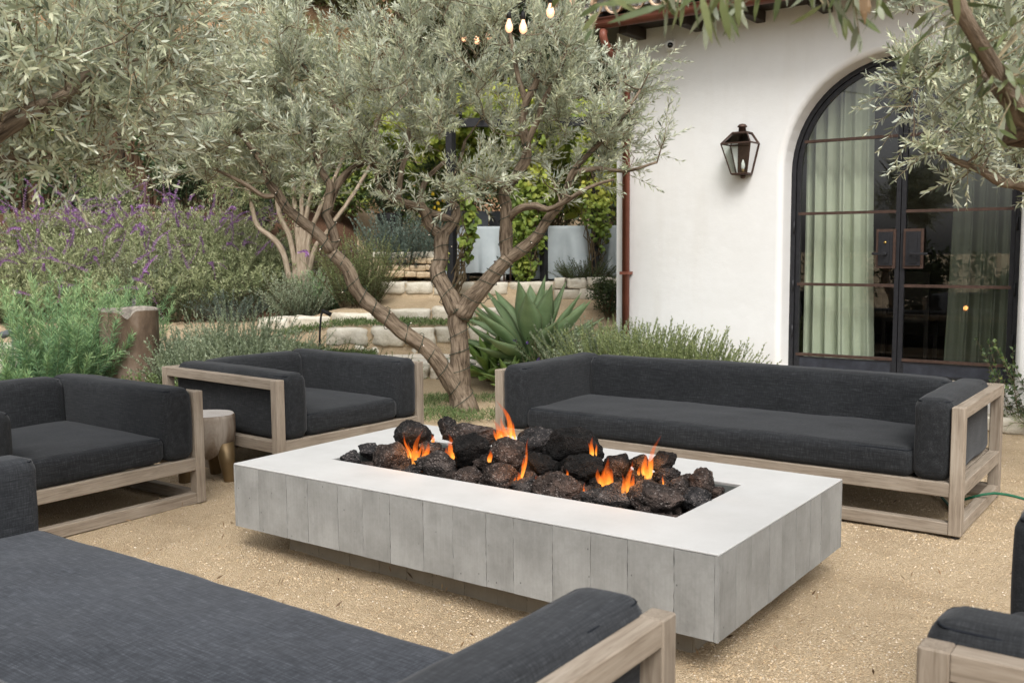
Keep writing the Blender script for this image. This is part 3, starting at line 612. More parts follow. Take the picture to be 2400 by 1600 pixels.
# dim dining furniture in the room
dt = thing('dining_table', 'dark wooden table standing in the dim room behind the glass', 'table', (-2.2, 11.0, FLOOR))
box('tabletop', (-.9, -.45, .72), (.9, .45, .76), MT['dark_wood'], dt)
for sx in (-.82, .82):
    for sy in (-.38, .38): box('leg', (sx - .035, sy - .035, 0), (sx + .035, sy + .035, .72), MT['dark_wood'], dt)
for k, (x, lab) in enumerate(((-2.55, 'dark dining chair seen through the left glass door'), (-1.85, 'dark dining chair seen through the right glass door'))):
    t_ = thing('dining_chair', lab, 'chair', (x, 10.3, FLOOR), 0, 'dining chairs in the dim room')
    box('seat', (-.22, -.22, .43), (.22, .22, .48), MT['dark_wood'], t_); box('backrest', (-.22, -.22, .60), (.22, -.18, .92), MT['dark_wood'], t_)
    for sx in (-.20, .20):
        box('leg', (sx - .02, .17, 0), (sx + .02, .21, .43), MT['dark_wood'], t_); box('leg', (sx - .02, -.22, 0), (sx + .02, -.181, .60), MT['dark_wood'], t_)
# wall lantern
LX, LZ = -3.77, 2.16
lan = thing('wall_lantern', 'bronze glass sided wall lantern beside the arched doors', 'lantern', (LX, WY, LZ))
yb = -.012; yf = -.20
def quadbar(p, q, t=.011): return beam('frame_bar', p, q, t, t, MT['bronze'], lan, .002)
def lanpt(k, lvl):       # lvl 0 bottom, 1 shoulder, 2 top
    hw, y0, z = ((.078, -.145, .0), (.145, -.235, .275), (.075, -.15, .375))[lvl]
    return [(-hw, yb - .005, z), (hw, yb - .005, z), (hw, y0, z), (-hw, y0, z)][k]
box('back_plate', (-.07, -.011, .0), (.07, -.001, .36), MT['bronze'], lan)
for lv_ in (0, 1, 2):
    for k in range(4): quadbar(lanpt(k, lv_), lanpt((k + 1) % 4, lv_), .014 if lv_ == 1 else .012)
for k in range(4):
    quadbar(lanpt(k, 0), lanpt(k, 1)); quadbar(lanpt(k, 1), lanpt(k, 2))
for k in (1, 2, 3):
    for lv_ in (0, 1):
        q = [lanpt(k, lv_), lanpt((k + 1) % 4, lv_), lanpt((k + 1) % 4, lv_ + 1), lanpt(k, lv_ + 1)]; c_ = np.mean(q, 0)
        obj('lantern_pane', mesh('lantern_pane', [np.array(v) + (np.array((0, -.075, .2)) - c_) * .03 for v in q], np.array([(0, 1, 2, 3)]), MT['lantern_glass']), lan)
box('base_tray', (-.076, -.143, -.012), (.076, -.012, .004), MT['bronze'], lan); box('roof_plate', (-.074, -.149, .377), (.074, -.013, .386), MT['bronze'], lan)
V, F = lathe([(.001, .386), (.034, .386), (.034, .43), (.046, .432), (.044, .442), (.030, .458), (.001, .464)], 20, 0, -.08); obj('chimney_cap', mesh('chimney_cap', V, F, MT['bronze'], True), lan)
V, F = lathe([(.001, .004), (.014, .006), (.014, .045), (.001, .05)], 14, .01, -.075); obj('burner', mesh('burner', V, F, MT['bronze_leg'], True), lan)
V, F = lathe([(.012, .045), (.019, .065), (.017, .095), (.006, .125), (.001, .132)], 14, .01, -.075); obj('bulb', mesh('bulb', V, F, MT['white_plastic'], True), lan)
V, F = lathe([(.001, -.045), (.02, -.04), (.03, -.013), (.001, -.0125)], 14, .0, -.05); obj('finial', mesh('finial', V, F, MT['bronze'], True), lan)
# security camera under the eave
sc_ = thing('security_camera', 'small white security camera under the eave near the wall corner', 'camera', tuple(onz(1540, 74, 3.46) * 0 + np.array([-4.55, WY, 3.44])))
box('bracket', (-.05, -.05, -.05), (.05, -.001, .05), MT['white_plastic'], sc_); V, F, _ = tube([(0, -.045, 0), (.06, -.15, -.02)], .045, 16); obj('camera_body', mesh('camera_body', V, F, MT['white_plastic'], True), sc_)
V, F, _ = tube([(.0592, -.1486, -.0197), (.0635, -.1562, -.0212)], .027, 16); obj('lens', mesh('lens', V, F, MT['lens_black'], True), sc_)

# ------------------------------------------------------------------ upholstered seats
def cushion_mesh(name, sx, sy, sz, r, m, puff=.008, seed=0, crown=0.0, nseg=None):
    h = np.array([sx, sy, sz]) / 2; r = min(r, h.min() * .9)
    def axis(hh):
        n = max(4, int(2 * (hh - r) / .045)); a = np.linspace(-(hh - r), hh - r, n + 1); q = np.array([.15, .5, 1.0]) * r
        return np.concatenate([-(hh - r) - q[::-1], a, hh - r + q])
    ax = [axis(v) for v in h]; V = []; F = []; n0 = 0
    for d in range(3):
        u, v = (d + 1) % 3, (d + 2) % 3
        for s in (-1, 1):
            A, B = np.meshgrid(ax[u], ax[v], indexing='ij'); P = np.zeros(A.shape + (3,)); P[..., u] = A; P[..., v] = B; P[..., d] = s * h[d]
            V.append(P.reshape(-1, 3)); nu, nv = A.shape; i = np.arange(nu - 1)[:, None] * nv; j = np.arange(nv - 1)[None]
            f = np.stack([i + j, i + nv + j, i + nv + j + 1, i + j + 1], -1).reshape(-1, 4) + n0
            F.append(f if s > 0 else f[:, ::-1]); n0 += nu * nv
    V = np.concatenate(V); F = np.concatenate(F)
    key = np.round(V / 1e-5).astype(np.int64); _, idx, inv = np.unique(key, axis=0, return_index=True, return_inverse=True); V = V[idx]; F = inv.reshape(-1)[F]
    q = np.clip(V, -(h - r), h - r); d = V - q; dn = nrm(d); P = q + dn * r
    uu = V / h; b = np.prod([1 - (uu[:, k] ** 2 * (np.abs(dn[:, k]) < .7)) for k in range(3)], axis=0)
    P = P + dn * (puff * np.sqrt(np.clip(b, 0, 1)))[:, None] + dn * (vnoise(V, 3.2, seed) * .008 + vnoise(V, 9, seed + 3) * .003 - .006 * np.clip(1 - np.abs(vnoise(V * np.array([1, 1.7, 2.6]), 4.2, seed + 9)) * 9, 0, 1) * np.clip(vnoise(V, 2.0, seed + 11) + .1, 0, 1))[:, None]
    if crown: P[:, 2] += crown * np.clip(1 - uu[:, 0] ** 2, 0, 1) * np.clip(1 - uu[:, 1] ** 2, 0, 1) * (V[:, 2] > 0)
    return mesh(name, P, F, m, True)
FAB = 'charcoal_fabric'
def cushion(name, a, b, parent, r=.045, ax=0, puff=.008, seed=0, crown=0.0, seam=True):
    a = np.array(a, float); b = np.array(b, float); s = b - a
    m = MT[FAB] if ax == 0 else MT[FAB + '_long']
    o = obj(name, cushion_mesh(name, *s, r, m, puff, seed, crown), parent, (a + b) / 2)
    if seam:
        k = r * .30; h = s / 2; P = []
        for cx_, cy2, a0 in ((1, 1, 0), (-1, 1, 90), (-1, -1, 180), (1, -1, 270)):
            for q in (0, 30, 60, 90):
                t_ = R(a0 + q); P.append((cx_ * (h[0] - r) + (r - k + .001) * math.cos(t_), cy2 * (h[1] - r) + (r - k + .001) * math.sin(t_), h[2] - k + .0015))
        P = np.array(P); dense = []
        for p, q in zip(P, np.roll(P, -1, 0)):
            nn = max(1, int(np.linalg.norm(q - p) / .12)); dense += [p + (q - p) * t_ / nn for t_ in range(nn)]
        P = np.array(dense); P = np.vstack([P, P[:1]])
        uu = P / h; P = P + nrm(P - np.clip(P, -(h - r), h - r)) * (vnoise(P, 3.2, seed) * .008 + vnoise(P, 9, seed + 3) * .003)[:, None]
        V, F, _ = tube(P, .0030, 5, False); obj('piping', mesh('piping', V, F, MT['seam'], True), o)
    return o
PW = .063
def seat(name, label, cat, loc, rz, Wd, Dp, group, seed, back=.20, arm=.185):
    t = thing(name, label, cat, loc, R(rz), group); wd = MT['weathered_wood']; x, y = Wd / 2, Dp / 2; p = PW / 2
    for sx in (-1, 1):
        for sy in (-1, 1):
            beam('post', (sx * (x - p), sy * (y - p), .014), (sx * (x - p), sy * (y - p), .675), PW, PW, wd, t, .004)
            V, F, _ = tube([(sx * (x - p), sy * (y - p), 0), (sx * (x - p), sy * (y - p), .015)], .022, 10); obj('foot_pad', mesh('foot_pad', V, F, MT['black_plastic']), t)
        for z0, z1, ww in ((.014, .078, PW - .008), (.211, .284, PW - .008), (.613, .6735, PW - .006)):
            beam('side_rail', (sx * (x - p), -y + PW, (z0 + z1) / 2), (sx * (x - p), y - PW, (z0 + z1) / 2), ww, z1 - z0, wd, t)
    for sy in (-1, 1):
        for z0, z1 in ((.014, .078), (.211, .284)) + (((.613, .6735),) if sy > 0 else ()):
            beam('front_rail' if sy < 0 else 'back_rail', (-x + PW, sy * (y - p), (z0 + z1) / 2), (x - PW, sy * (y - p), (z0 + z1) / 2), PW - .008, z1 - z0, wd, t)
    nsl = int((Wd - .2) / .16)
    for k in range(nsl): 
        xx = -x + .12 + (Wd - .24) * k / max(nsl - 1, 1); beam('slat', (xx, -y + PW, .262), (xx, y - PW, .262), .09, .02, wd, t, .002)
    zc = .286
    for k, sx in enumerate((-1, 1)):
        xa = sorted((sx * (x - PW - .002), sx * (x - PW - arm)))
        cushion('arm_cushion', (xa[0], -y + .006, zc), (xa[1], y - PW - .004, .705), t, .05, 1, .007, seed + k)
    xi = x - PW - arm - .003
    cushion('back_cushion', (-xi, y - PW - back, zc), (xi, y - PW - .004, .703), t, .055, 0, .012, seed + 5)
    cushion('seat_cushion', (-xi - .002, -y + .012, zc), (xi + .002, y - PW - back - .003, .437), t, .042, 0, .006, seed + 7, .014)
    return t
SG = 'teak framed seats with charcoal cushions around the fire table'
seat('long_sofa', 'long charcoal sofa on weathered wood frame in front of the arched doors', 'sofa', (-2.505, 5.823, 0), 0, 2.94, 1.07, SG, 11)
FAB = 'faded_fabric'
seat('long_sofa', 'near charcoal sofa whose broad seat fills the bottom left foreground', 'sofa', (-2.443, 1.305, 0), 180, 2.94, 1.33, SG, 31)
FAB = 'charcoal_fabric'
seat('armchair', 'square charcoal armchair at the left edge, nearest the stump stool', 'armchair', (-5.482, 2.905, 0), 90, 1.36, 1.30, SG, 51)
f_ = np.array([math.cos(R(-3.5)), math.sin(R(-3.5))]); s_ = np.array([-f_[1], f_[0]]); c_ = np.array([-4.775, 4.088]) - f_ * .65 + s_ * .652
seat('armchair', 'square charcoal armchair directly left of the olive trunk', 'armchair', (c_[0], c_[1], 0), 86.5, 1.304, 1.30, SG, 71)
seat('armchair', 'dark armchair cut off by the bottom right corner', 'armchair', (.167, 2.735, 0), -90, 1.31, 1.30, SG, 91)

# ------------------------------------------------------------------ fire table
TX0, TX1, TY0, TY1, TZ0, TZ1 = -3.917, -1.36, 3.07, 4.40, .137, .45; HX0, HX1, HY0, HY1 = -3.587, -1.69, 3.41, 4.05
TCX, TCY = (TX0 + TX1) / 2, (TY0 + TY1) / 2
ft = thing('fire_table', 'low concrete fire table with board marked sides and white top', 'fire pit', (TCX, TCY, 0)); to = np.array([TCX, TCY, 0])
def ring(z0, z1, ins, hin, hole_to, m, name):
    o = [(TX0 + ins, TY0 + ins), (TX1 - ins, TY0 + ins), (TX1 - ins, TY1 - ins), (TX0 + ins, TY1 - ins)]; h = [(HX0 - hin, HY0 - hin), (HX1 + hin, HY0 - hin), (HX1 + hin, HY1 + hin), (HX0 - hin, HY1 + hin)]
    V = [(x, y, z) for z in (z0, z1) for P in (o, h) for x, y in P]; F = []
    for k in range(4):
        q = (k + 1) % 4; F += [(8 + k, 8 + q, 12 + q, 12 + k), (k, 4 + k, 4 + q, q), (k, q, 8 + q, 8 + k), (4 + k, 12 + k, 12 + q, 4 + q)]
    return obj(name, mesh(name, np.array(V) - to, np.array(F), m), ft)
ring(TZ0 + .004, TZ1 - .0085, .014, 0, 0, MT['board_concrete'], 'slab'); tp = ring(TZ1 - .0082, TZ1, .0, 0, 0, MT['top_concrete'], 'top')
bv = tp.modifiers.new('edge', 'BEVEL'); bv.width = .003; bv.segments = 2
def boards(p0, p1, n, z0, z1, nrm_, thick, name, seed, gap=.0006):
    r = np.random.default_rng(seed); wd = r.uniform(.8, 1.2, n); wd = wd / wd.sum(); L = np.linalg.norm(np.array(p1) - p0); d = (np.array(p1) - p0) / L; nr = np.array(nrm_); x = 0
    for k in range(n):
        a, b_ = x + gap, x + wd[k] * L - gap; x += wd[k] * L; pr = thick + r.uniform(-.0014, .0012)
        c0 = np.array(p0) + d * a; c1 = np.array(p0) + d * b_
        m2 = 17; zz = np.linspace(z0 + r.uniform(0, .002), z1 - r.uniform(.0002, .0014), m2); j0, j1 = r.normal(0, .0010, m2), r.normal(0, .0010, m2); V = []
        for q in range(m2):
            e0, e1 = c0 + d * j0[q], c1 + d * j1[q]
            V += [(*(e0), zz[q]), (*(e1), zz[q]), (*(e1 - d * .0007 + nr * pr), zz[q]), (*(e0 + d * .0007 + nr * pr), zz[q])]
        V = np.array(V); F = [(q * 4 + s, q * 4 + (s + 1) % 4, q * 4 + 4 + (s + 1) % 4, q * 4 + 4 + s) for q in range(m2 - 1) for s in (0, 1, 2, 3)] + [(0, 3, 2, 1), (m2 * 4 - 4, m2 * 4 - 3, m2 * 4 - 2, m2 * 4 - 1)]
        cen = V.mean(0); obj(name, mesh(name, V - cen, np.array(F), MT['board_concrete' if thick > .008 else 'plinth_concrete']), ft, cen - to)
q = .014
boards((TX0 + q, TY0 + q), (TX1 - q, TY0 + q), 15, TZ0, TZ1 - .0085, (0, -1), q, 'concrete_board', 1); boards((TX1 - q, TY0 + q), (TX1 - q, TY1 - q), 9, TZ0, TZ1 - .0085, (1, 0), q, 'concrete_board', 2)
boards((TX0 + q, TY1 - q), (TX1 - q, TY1 - q), 15, TZ0, TZ1 - .0085, (0, 1), q, 'concrete_board', 3); boards((TX0 + q, TY0 + q), (TX0 + q, TY1 - q), 9, TZ0, TZ1 - .0085, (-1, 0), q, 'concrete_board', 4)
# solid corner fillets of the cast
for x_, y_ in ((TX0, TY0), (TX1 - q + .0005, TY0), (TX1 - q + .0005, TY1 - q + .0005), (TX0, TY1 - q + .0005)):
    box('corner_edge', np.array((x_, y_, TZ0)) - to, np.array((x_ + q - .0005, y_ + q - .0005, TZ1 - .0087)) - to, MT['board_concrete'], ft)
PX0, PX1, PY0, PY1 = -3.738, -1.535, 3.25, 4.22
box('plinth', np.array((PX0 + .006, PY0 + .006, -.02)) - to, np.array((PX1 - .006, PY1 - .006, TZ0 + .003)) - to, MT['plinth_concrete'], ft)
boards((PX0 + .006, PY0 + .006), (PX1 - .006, PY0 + .006), 12, -.01, TZ0 + .002, (0, -1), .006, 'plinth_board', 5); boards((PX1 - .006, PY0 + .006), (PX1 - .006, PY1 - .006), 5, -.01, TZ0 + .002, (1, 0), .006, 'plinth_board', 6)
a = Acc(); a.add(boxv(np.array((HX0, HY0, .30)) - to, np.array((HX1, HY1, .33)) - to), BOXF); a.obj('burner_tray', MT['steel'], ft)
a = Acc()
for x0, y0, x1, y1 in ((HX0 + .001, HY0 + .001, HX1 - .001, HY0 + .006), (HX0 + .001, HY1 - .006, HX1 - .001, HY1 - .001), (HX0 + .001, HY0 + .0065, HX0 + .006, HY1 - .0065), (HX1 - .006, HY0 + .0065, HX1 - .001, HY1 - .0065)): a.add(boxv(np.array((x0, y0, .331)) - to, np.array((x1, y1, .437)) - to), BOXF)
a.obj('tray_rim', MT['steel'], ft)
# lava bed and rocks
def ico(sub):
    import bmesh
    bm = bmesh.new(); bmesh.ops.create_icosphere(bm, subdivisions=sub, radius=1); V = np.array([v.co[:] for v in bm.verts]); F = np.array([[v.index for v in f.verts] for f in bm.faces]); bm.free(); return V, F
IV, IF = ico(4); IV3, IF3 = ico(2); IV5, IF5 = ico(5)
def rock_shape(V, seed, rough=.16):
    r = np.random.default_rng(seed); P = V.copy()
    for _ in range(14):                                 # chipped facets
        d = nrm(r.normal(size=3)); c = r.uniform(.50, .86); k = P @ d; P = P - np.clip(k - c, 0, 1)[:, None] * d * .85
    n = vnoise(V, 1.7, seed) * .16 + vnoise(V, 3.6, seed + 1) * rough * .55 + vnoise(V, 8, seed + 2) * rough * .32 + vnoise(V, 18, seed + 3) * rough * .20
    pits = np.clip(vnoise(V, 10, seed + 5) - .15, 0, 1) * .20
    return P * (1 + n - pits)[:, None]
bed = Acc(); r_ = np.random.default_rng(5)
for k in range(420):
    x, y = r_.uniform(HX0 + .04, HX1 - .04), r_.uniform(HY0 + .04, HY1 - .04); s = r_.uniform(.028, .055)
    ed = min((x - HX0), (HX1 - x), (y - HY0), (HY1 - y)); z = .335 + r_.uniform(0, .05) + min(ed * .30, .075)
    bed.add(rock_shape(IV3, 900 + k) * s * r_.uniform(.7, 1.2, 3) + (x, y, z), IF3, soot=r_.uniform(.1, .8))
tag(bed.obj('lava_rubble', MT['lava'], None, True), 'dark lava rubble filling the trough beneath the big rocks', 'lava rubble', kind='stuff')
ZP = lambda x, y: (800 + x / 2.6133, 900 + y / 2.6133)
rocks = [(60, 455, 120, 95, .445, .1, 'small rough rock at the far left end of the trough'), (172, 420, 135, 100, .455, .15, 'brown domed rock second from the left end of the trough'), (315, 450, 230, 165, .46, .05, 'pale speckled rock in the front row near the left end'),
 (440, 312, 230, 175, .54, .55, 'tall dark peaked rock at the back left of the pile'), (575, 490, 240, 180, .465, .1, 'grey speckled rock in front of the left flames'), (545, 400, 130, 95, .50, .2, 'reddish rock tucked behind the left front row'),
 (650, 262, 115, 130, .575, .6, 'round black rock crowning the back left of the pile'), (800, 295, 340, 130, .555, .2, 'long pale brown rock lying along the back left'), (800, 400, 230, 195, .52, .95, 'sooty black boulder left of centre'),
 (1020, 432, 225, 190, .515, .15, 'mottled grey brown rock in the centre of the pile'), (1190, 350, 260, 165, .555, .35, 'dark rock rising behind the centre of the pile'), (780, 565, 175, 110, .445, .1, 'flat blue grey rock at the front left of centre'),
 (965, 572, 225, 155, .455, .05, 'cracked grey rock at the front of the centre'), (1118, 625, 150, 110, .44, .05, 'small blue grey rock under the tall centre flame'), (1240, 512, 200, 160, .485, 1, 'round black rock right behind the small blue grey one'),
 (1430, 378, 330, 210, .555, .98, 'largest black boulder at the back right of centre'), (1330, 637, 300, 175, .455, .0, 'big tan pitted rock in the front row right of centre'), (1500, 522, 265, 160, .50, 1, 'wide sooty black rock below the largest boulder'),
 (1690, 500, 160, 130, .52, .8, 'dark rock behind the right hand flames'), (1620, 688, 300, 165, .445, .25, 'slanting black rock in the front row beside the right flames'), (1960, 478, 175, 135, .545, .7, 'bubbly black rock beside the tall right flame'),
 (1830, 480, 130, 100, .54, .6, 'small brown black rock behind the tall right flame'), (1990, 560, 160, 110, .49, .35, 'dark lump under the bubbly black rock'), (1930, 702, 330, 210, .455, .0, 'large grey brown knobbly rock at the front right end'),
 (2055, 632, 140, 115, .465, .1, 'smooth brown rock behind the knobbly front right rock'), (2205, 600, 155, 150, .49, .05, 'pointed grey rock at the right end of the trough'), (2170, 702, 180, 130, .455, .1, 'round dark rock at the front right corner'),
 (2290, 662, 105, 75, .44, .1, 'smallest rock in the right corner of the trough'), (1800, 600, 150, 130, .47, .8, 'black rock between the two right flames'), (900, 470, 150, 110, .47, .85, 'charred rock low in the left centre'), (1400, 470, 150, 110, .49, .95, 'charred rock between the two big black ones'),
 (430, 530, 110, 70, .44, .3, 'little dark chip at the front left'), (1680, 610, 130, 110, .455, .9, 'black rock behind the slanting one'), (2105, 590, 100, 80, .485, .3, 'little brown rock near the right end')]
for k, (x, y, w_, h_, z, soot, lab) in enumerate(rocks):
    p = onz(*ZP(x, y), z); d = np.linalg.norm(p - ORG); sx = 1.08 * w_ / 2.6133 / FPX * d / 2; sz = 1.08 * h_ / 2.6133 / FPX * d / 2
    P = rock_shape(IV, 40 + k); ext = (P.max(0) - P.min(0)) / 2
    if w_ / h_ < 1.9: 
        c, s_n = math.cos(k), math.sin(k); P = P @ np.array([[c, -s_n, 0], [s_n, c, 0], [0, 0, 1]]).T; ext = (P.max(0) - P.min(0)) / 2
    ang = YAW; P = (P - (P.max(0) + P.min(0)) / 2) / ext * np.array([sx, (sx + sz) * .48, sz * 1.02]); c, s_n = math.cos(ang), math.sin(ang); P = P @ np.array([[c, -s_n, 0], [s_n, c, 0], [0, 0, 1]]).T
    so = np.clip(soot * 1.05 + .35 * vnoise(P, 14, k), 0, 1)
    o = obj('lava_rock', mesh('lava_rock', P, IF, MT['lava'], True, {'soot': so}), None, p); tag(o, lab, 'rock', 'lava rocks in the fire table')
def flame(x, y, h_, wpx, lab, z=.47, lean=0.0, seed=0):
    p = onz(*ZP(x, y), z); d = np.linalg.norm(p - ORG); H = h_ / 2.6133 / FPX * d * 1.18; Wd = wpx / 2.6133 / FPX * d * .62; r = np.random.default_rng(seed); a = Acc(); z -= .02
    for q in range(5 if h_ > 90 else 2):
        hh = H * (1 if q == 0 else r.uniform(.45, .75)); n = 16; s = np.linspace(0, 1, n); off = 0 if q == 0 else r.uniform(-1, 1) * Wd * 1.1
        ph = r.uniform(0, 6.28); px_ = off + (lean * s ** 1.5 + .16 * np.sin(s * 5 + ph) * s) * hh * .6; py_ = .10 * np.sin(s * 4 + ph + 1) * hh * s
        rad = Wd * (.8 if q == 0 else r.uniform(.3, .65)) * np.clip(np.sin(np.pi * np.clip(s * .92 + .08, 0, 1)) ** .8 * (1 - s * .55), .02, 1)
        V, F, tc = tube(np.stack([px_ * cy_ - py_ * sy_, px_ * sy_ + py_ * cy_, s * hh], -1), rad, 10); Vc = V - 0
        hv_ = np.concatenate([np.repeat(s, 10), [0, 1]]); a.add(Vc, F, hgt=hv_)
    o = obj('flame', a.mesh('flame', MT['flame'], True), None, p); tag(o, lab, 'flame', 'flames among the lava rocks')
    if h_ > 120:
        ld = bpy.data.lights.new('flame_light', 'POINT'); ld.energy = .55; ld.color = (1, .42, .12); ld.shadow_soft_size = .03
        lo = bpy.data.objects.new('flame_light', ld); link(lo, o); lo.location = (0, 0, H * .45)
for k, (x, y, h_, wp, le, z, lab) in enumerate([(425, 455, 135, 22, -.5, .46, 'thin left flame licking the tall peaked rock'), (455, 500, 190, 48, .25, .45, 'broad orange flame in front of the tall peaked rock'), (690, 475, 150, 60, -.45, .46, 'split flame between the reddish and sooty rocks'),
   (715, 345, 50, 26, -.2, .52, 'small flame on the long back rock'), (1040, 345, 230, 42, -.45, .53, 'tallest flame at the back in front of the sofa corner'), (1105, 590, 235, 26, .42, .45, 'slender flame curling up at the centre'), (1085, 615, 75, 40, .1, .44, 'low yellow flame at the centre front'),
   (1540, 440, 105, 34, -.15, .53, 'faint red flame on the largest boulder'), (1640, 640, 165, 62, -.2, .46, 'curling flame left of the right pair'), (1755, 685, 190, 48, .1, .46, 'upright flame of the right pair'), (1890, 585, 235, 46, .32, .49, 'tall right flame rising against the white rim'),
   (1487, 700, 88, 20, .1, .44, 'narrow yellow flame between the front rocks'), (1385, 575, 50, 22, -.2, .48, 'tiny flame under the wide black rock'), (1200, 612, 48, 40, -.3, .44, 'tiny low flame beside the big tan rock'), (560, 365, 55, 30, -.1, .52, 'small flame behind the reddish rock'), (1970, 620, 60, 14, 0, .48, 'thin flame at the right end'), (905, 480, 70, 40, .2, .50, 'dull flame low under the sooty boulder'), (980, 355, 120, 60, -.6, .53, 'ragged flame leaning left along the long back rock'), (1590, 620, 90, 50, -.5, .46, 'low flame spreading left of the curling one'), (510, 470, 110, 44, .5, .47, 'faint flame over the reddish rock'), (1850, 560, 130, 44, .1, .50, 'pale red flame left of the tall right one')]):
    flame(x, y, h_, wp, lab, z, le, 60 + k)
# stump stool
SR_ = .17
st_ = thing('stump_stool', 'pale tree stump stool on bronze legs between the two left armchairs', 'stool', (-5.30, 3.965, 0))
r_ = np.random.default_rng(3); n = 40; th = np.arange(n) * 2 * np.pi / n; rr = SR_ * (1 + .035 * np.sin(2 * th + 1) + .02 * np.sin(5 * th)); zs = np.array([.19, .20, .26, .34, .415, .432, .44]); fr_ = np.array([.55, .80, .95, 1.0, 1.0, .99, .955]); V = []
for z, f in zip(zs, fr_): V += [(rr[k] * f * math.cos(th[k]) * (1 + .02 * math.sin(7 * th[k] + z * 9)), rr[k] * f * math.sin(th[k]), z + (.035 * math.sin(3 * th[k] + .5) if z < .25 else 0)) for k in range(n)]
m_ = len(zs); i = np.arange(m_ - 1)[:, None] * n; j = np.arange(n)[None]; k = (j + 1) % n; V = np.array(V + [(0, 0, .19)]); F4 = np.stack([i + j, i + k, i + n + k, i + n + j], -1).reshape(-1, 4)
obj('stump', mesh('stump', V, [F4, np.array([(len(V) - 1, (q + 1) % n, q) for q in range(n)])], MT['stump_side'], True), st_)
tv = np.array([(rr[q] * .954 * math.cos(th[q]), rr[q] * .954 * math.sin(th[q]), .4405) for q in range(n)] + [(0, 0, .4415)]); obj('stump_face', mesh('stump_face', tv, np.array([(q, (q + 1) % n, n) for q in range(n)]), MT['stump_top']), st_)
for an in (10, 130, 250):
    c, s_n = math.cos(R(an)), math.sin(R(an)); V, F, _ = tube([(c * .165, s_n * .165, 0), (c * .165, s_n * .165, .015), (c * .15, s_n * .15, .13), (c * .135, s_n * .135, .26)], [.034, .037, .05, .058], 16); obj('leg', mesh('leg', V, F, MT['bronze_leg'], True), st_)
# green cord under the sofa
P = [(-1.35, 6.2, .012), (-1.15, 5.75, .015), (-1.22, 5.95, .012), (-1.05, 5.93, .10), (-.95, 6.02, .095), (-.75, 6.1, .05), (-.4, 6.25, .012), (.6, 6.4, .012)]; P2, _ = resample(P, [1] * 8, .05); V, F, _ = tube(P2, .008, 6); tag(obj('green_cord', mesh('green_cord', V, F, MT['green_cord'], True)), 'green cable running out from under the long sofa', 'cable')
# ------------------------------------------------------------------ leaves, stems, trees
def leaf_geo(P, D, N, L, Wd, r, six=False, fold=.15, curl=.0):
    P = np.asarray(P, float); n = len(P); D = nrm(D); S = nrm(np.cross(D, N)); N = np.cross(S, D); L = np.broadcast_to(L, (n,))[:, None]; Wd = np.broadcast_to(Wd, (n,))[:, None]
    if not six:
        V = np.stack([P, P + D * L * .45 + S * Wd * .5 + N * Wd * fold, P + D * L - N * L * curl, P + D * L * .45 - S * Wd * .5 + N * Wd * fold], 1)
        F = np.arange(n)[:, None] * 4 + np.array([0, 1, 2, 3])[None]; return V.reshape(-1, 3), [F], 4
    V = np.stack([P, P + D * L * .28 + S * Wd * .46 + N * (Wd * fold - L * curl * .08), P + D * L * .70 + S * Wd * .40 + N * (Wd * fold - L * curl * .5), P + D * L - N * L * curl, P + D * L * .70 - S * Wd * .40 + N * (Wd * fold - L * curl * .5), P + D * L * .28 - S * Wd * .46 + N * (Wd * fold - L * curl * .08)], 1)
    b0 = np.arange(n)[:, None] * 6
    return V.reshape(-1, 3), [b0 + np.array([[0, 1, 5]]), b0 + np.array([[2, 3, 4]]), b0 + np.array([[1, 2, 4, 5]])], 6
def add_leaves(acc, P, D, N, L, Wd, r, tint=None, six=False, fold=.15, curl=.0):
    V, F, k = leaf_geo(P, D, N, L, Wd, r, six, fold, curl); t = r.random(len(P)) if tint is None else tint
    acc.add(V, F, tint=np.repeat(t, k))
def strands(P0, D0, L, K, r, droop=0.0, wob=.1):
    """curved stems: returns points (n,K,3) and tangents"""
    n = len(P0); s = np.linspace(0, 1, K)[None, :, None]; D0 = nrm(D0); side = nrm(np.cross(D0, r.normal(size=(n, 3)))); L = np.broadcast_to(L, (n,))[:, None, None]
    dr = np.broadcast_to(droop, (n,))[:, None, None]
    P = P0[:, None] + D0[:, None] * s * L + side[:, None] * (wob * L * s * s) + np.array([0, 0, -1.0]) * dr * L * s ** 2
    T = nrm(np.gradient(P, axis=1)); return P, T
def strand_tubes(acc, P, r0, r1, n=3):
    m, K, _ = P.shape; T = nrm(np.gradient(P, axis=1)); a = np.array([.3, .5, .81]); N = nrm(np.cross(T, a)); B = np.cross(T, N); th = np.arange(n) * 2 * np.pi / n
    rad = (np.broadcast_to(r0, (m,))[:, None] * (1 - np.linspace(0, 1, K)) + np.broadcast_to(r1, (m,))[:, None] * np.linspace(0, 1, K))[:, :, None, None]
    V = P[:, :, None] + rad * (N[:, :, None] * np.cos(th)[None, None, :, None] + B[:, :, None] * np.sin(th)[None, None, :, None])
    i = np.arange(K - 1)[:, None] * n; j = np.arange(n)[None]; k = (j + 1) % n; F1 = np.stack([i + j, i + k, i + n + k, i + n + j], -1).reshape(-1, 4)
    F = (np.arange(m)[:, None, None] * (K * n) + F1[None]).reshape(-1, 4); acc.add(V.reshape(-1, 3), F)
def lerp_strand(P, f):       # f (n,m) in 0..1 -> points
    K = P.shape[1]; x = f * (K - 1); i = np.clip(x.astype(int), 0, K - 2); w_ = (x - i)[..., None]; rows = np.arange(len(P))[:, None]
    return P[rows, i] * (1 - w_) + P[rows, i + 1] * w_
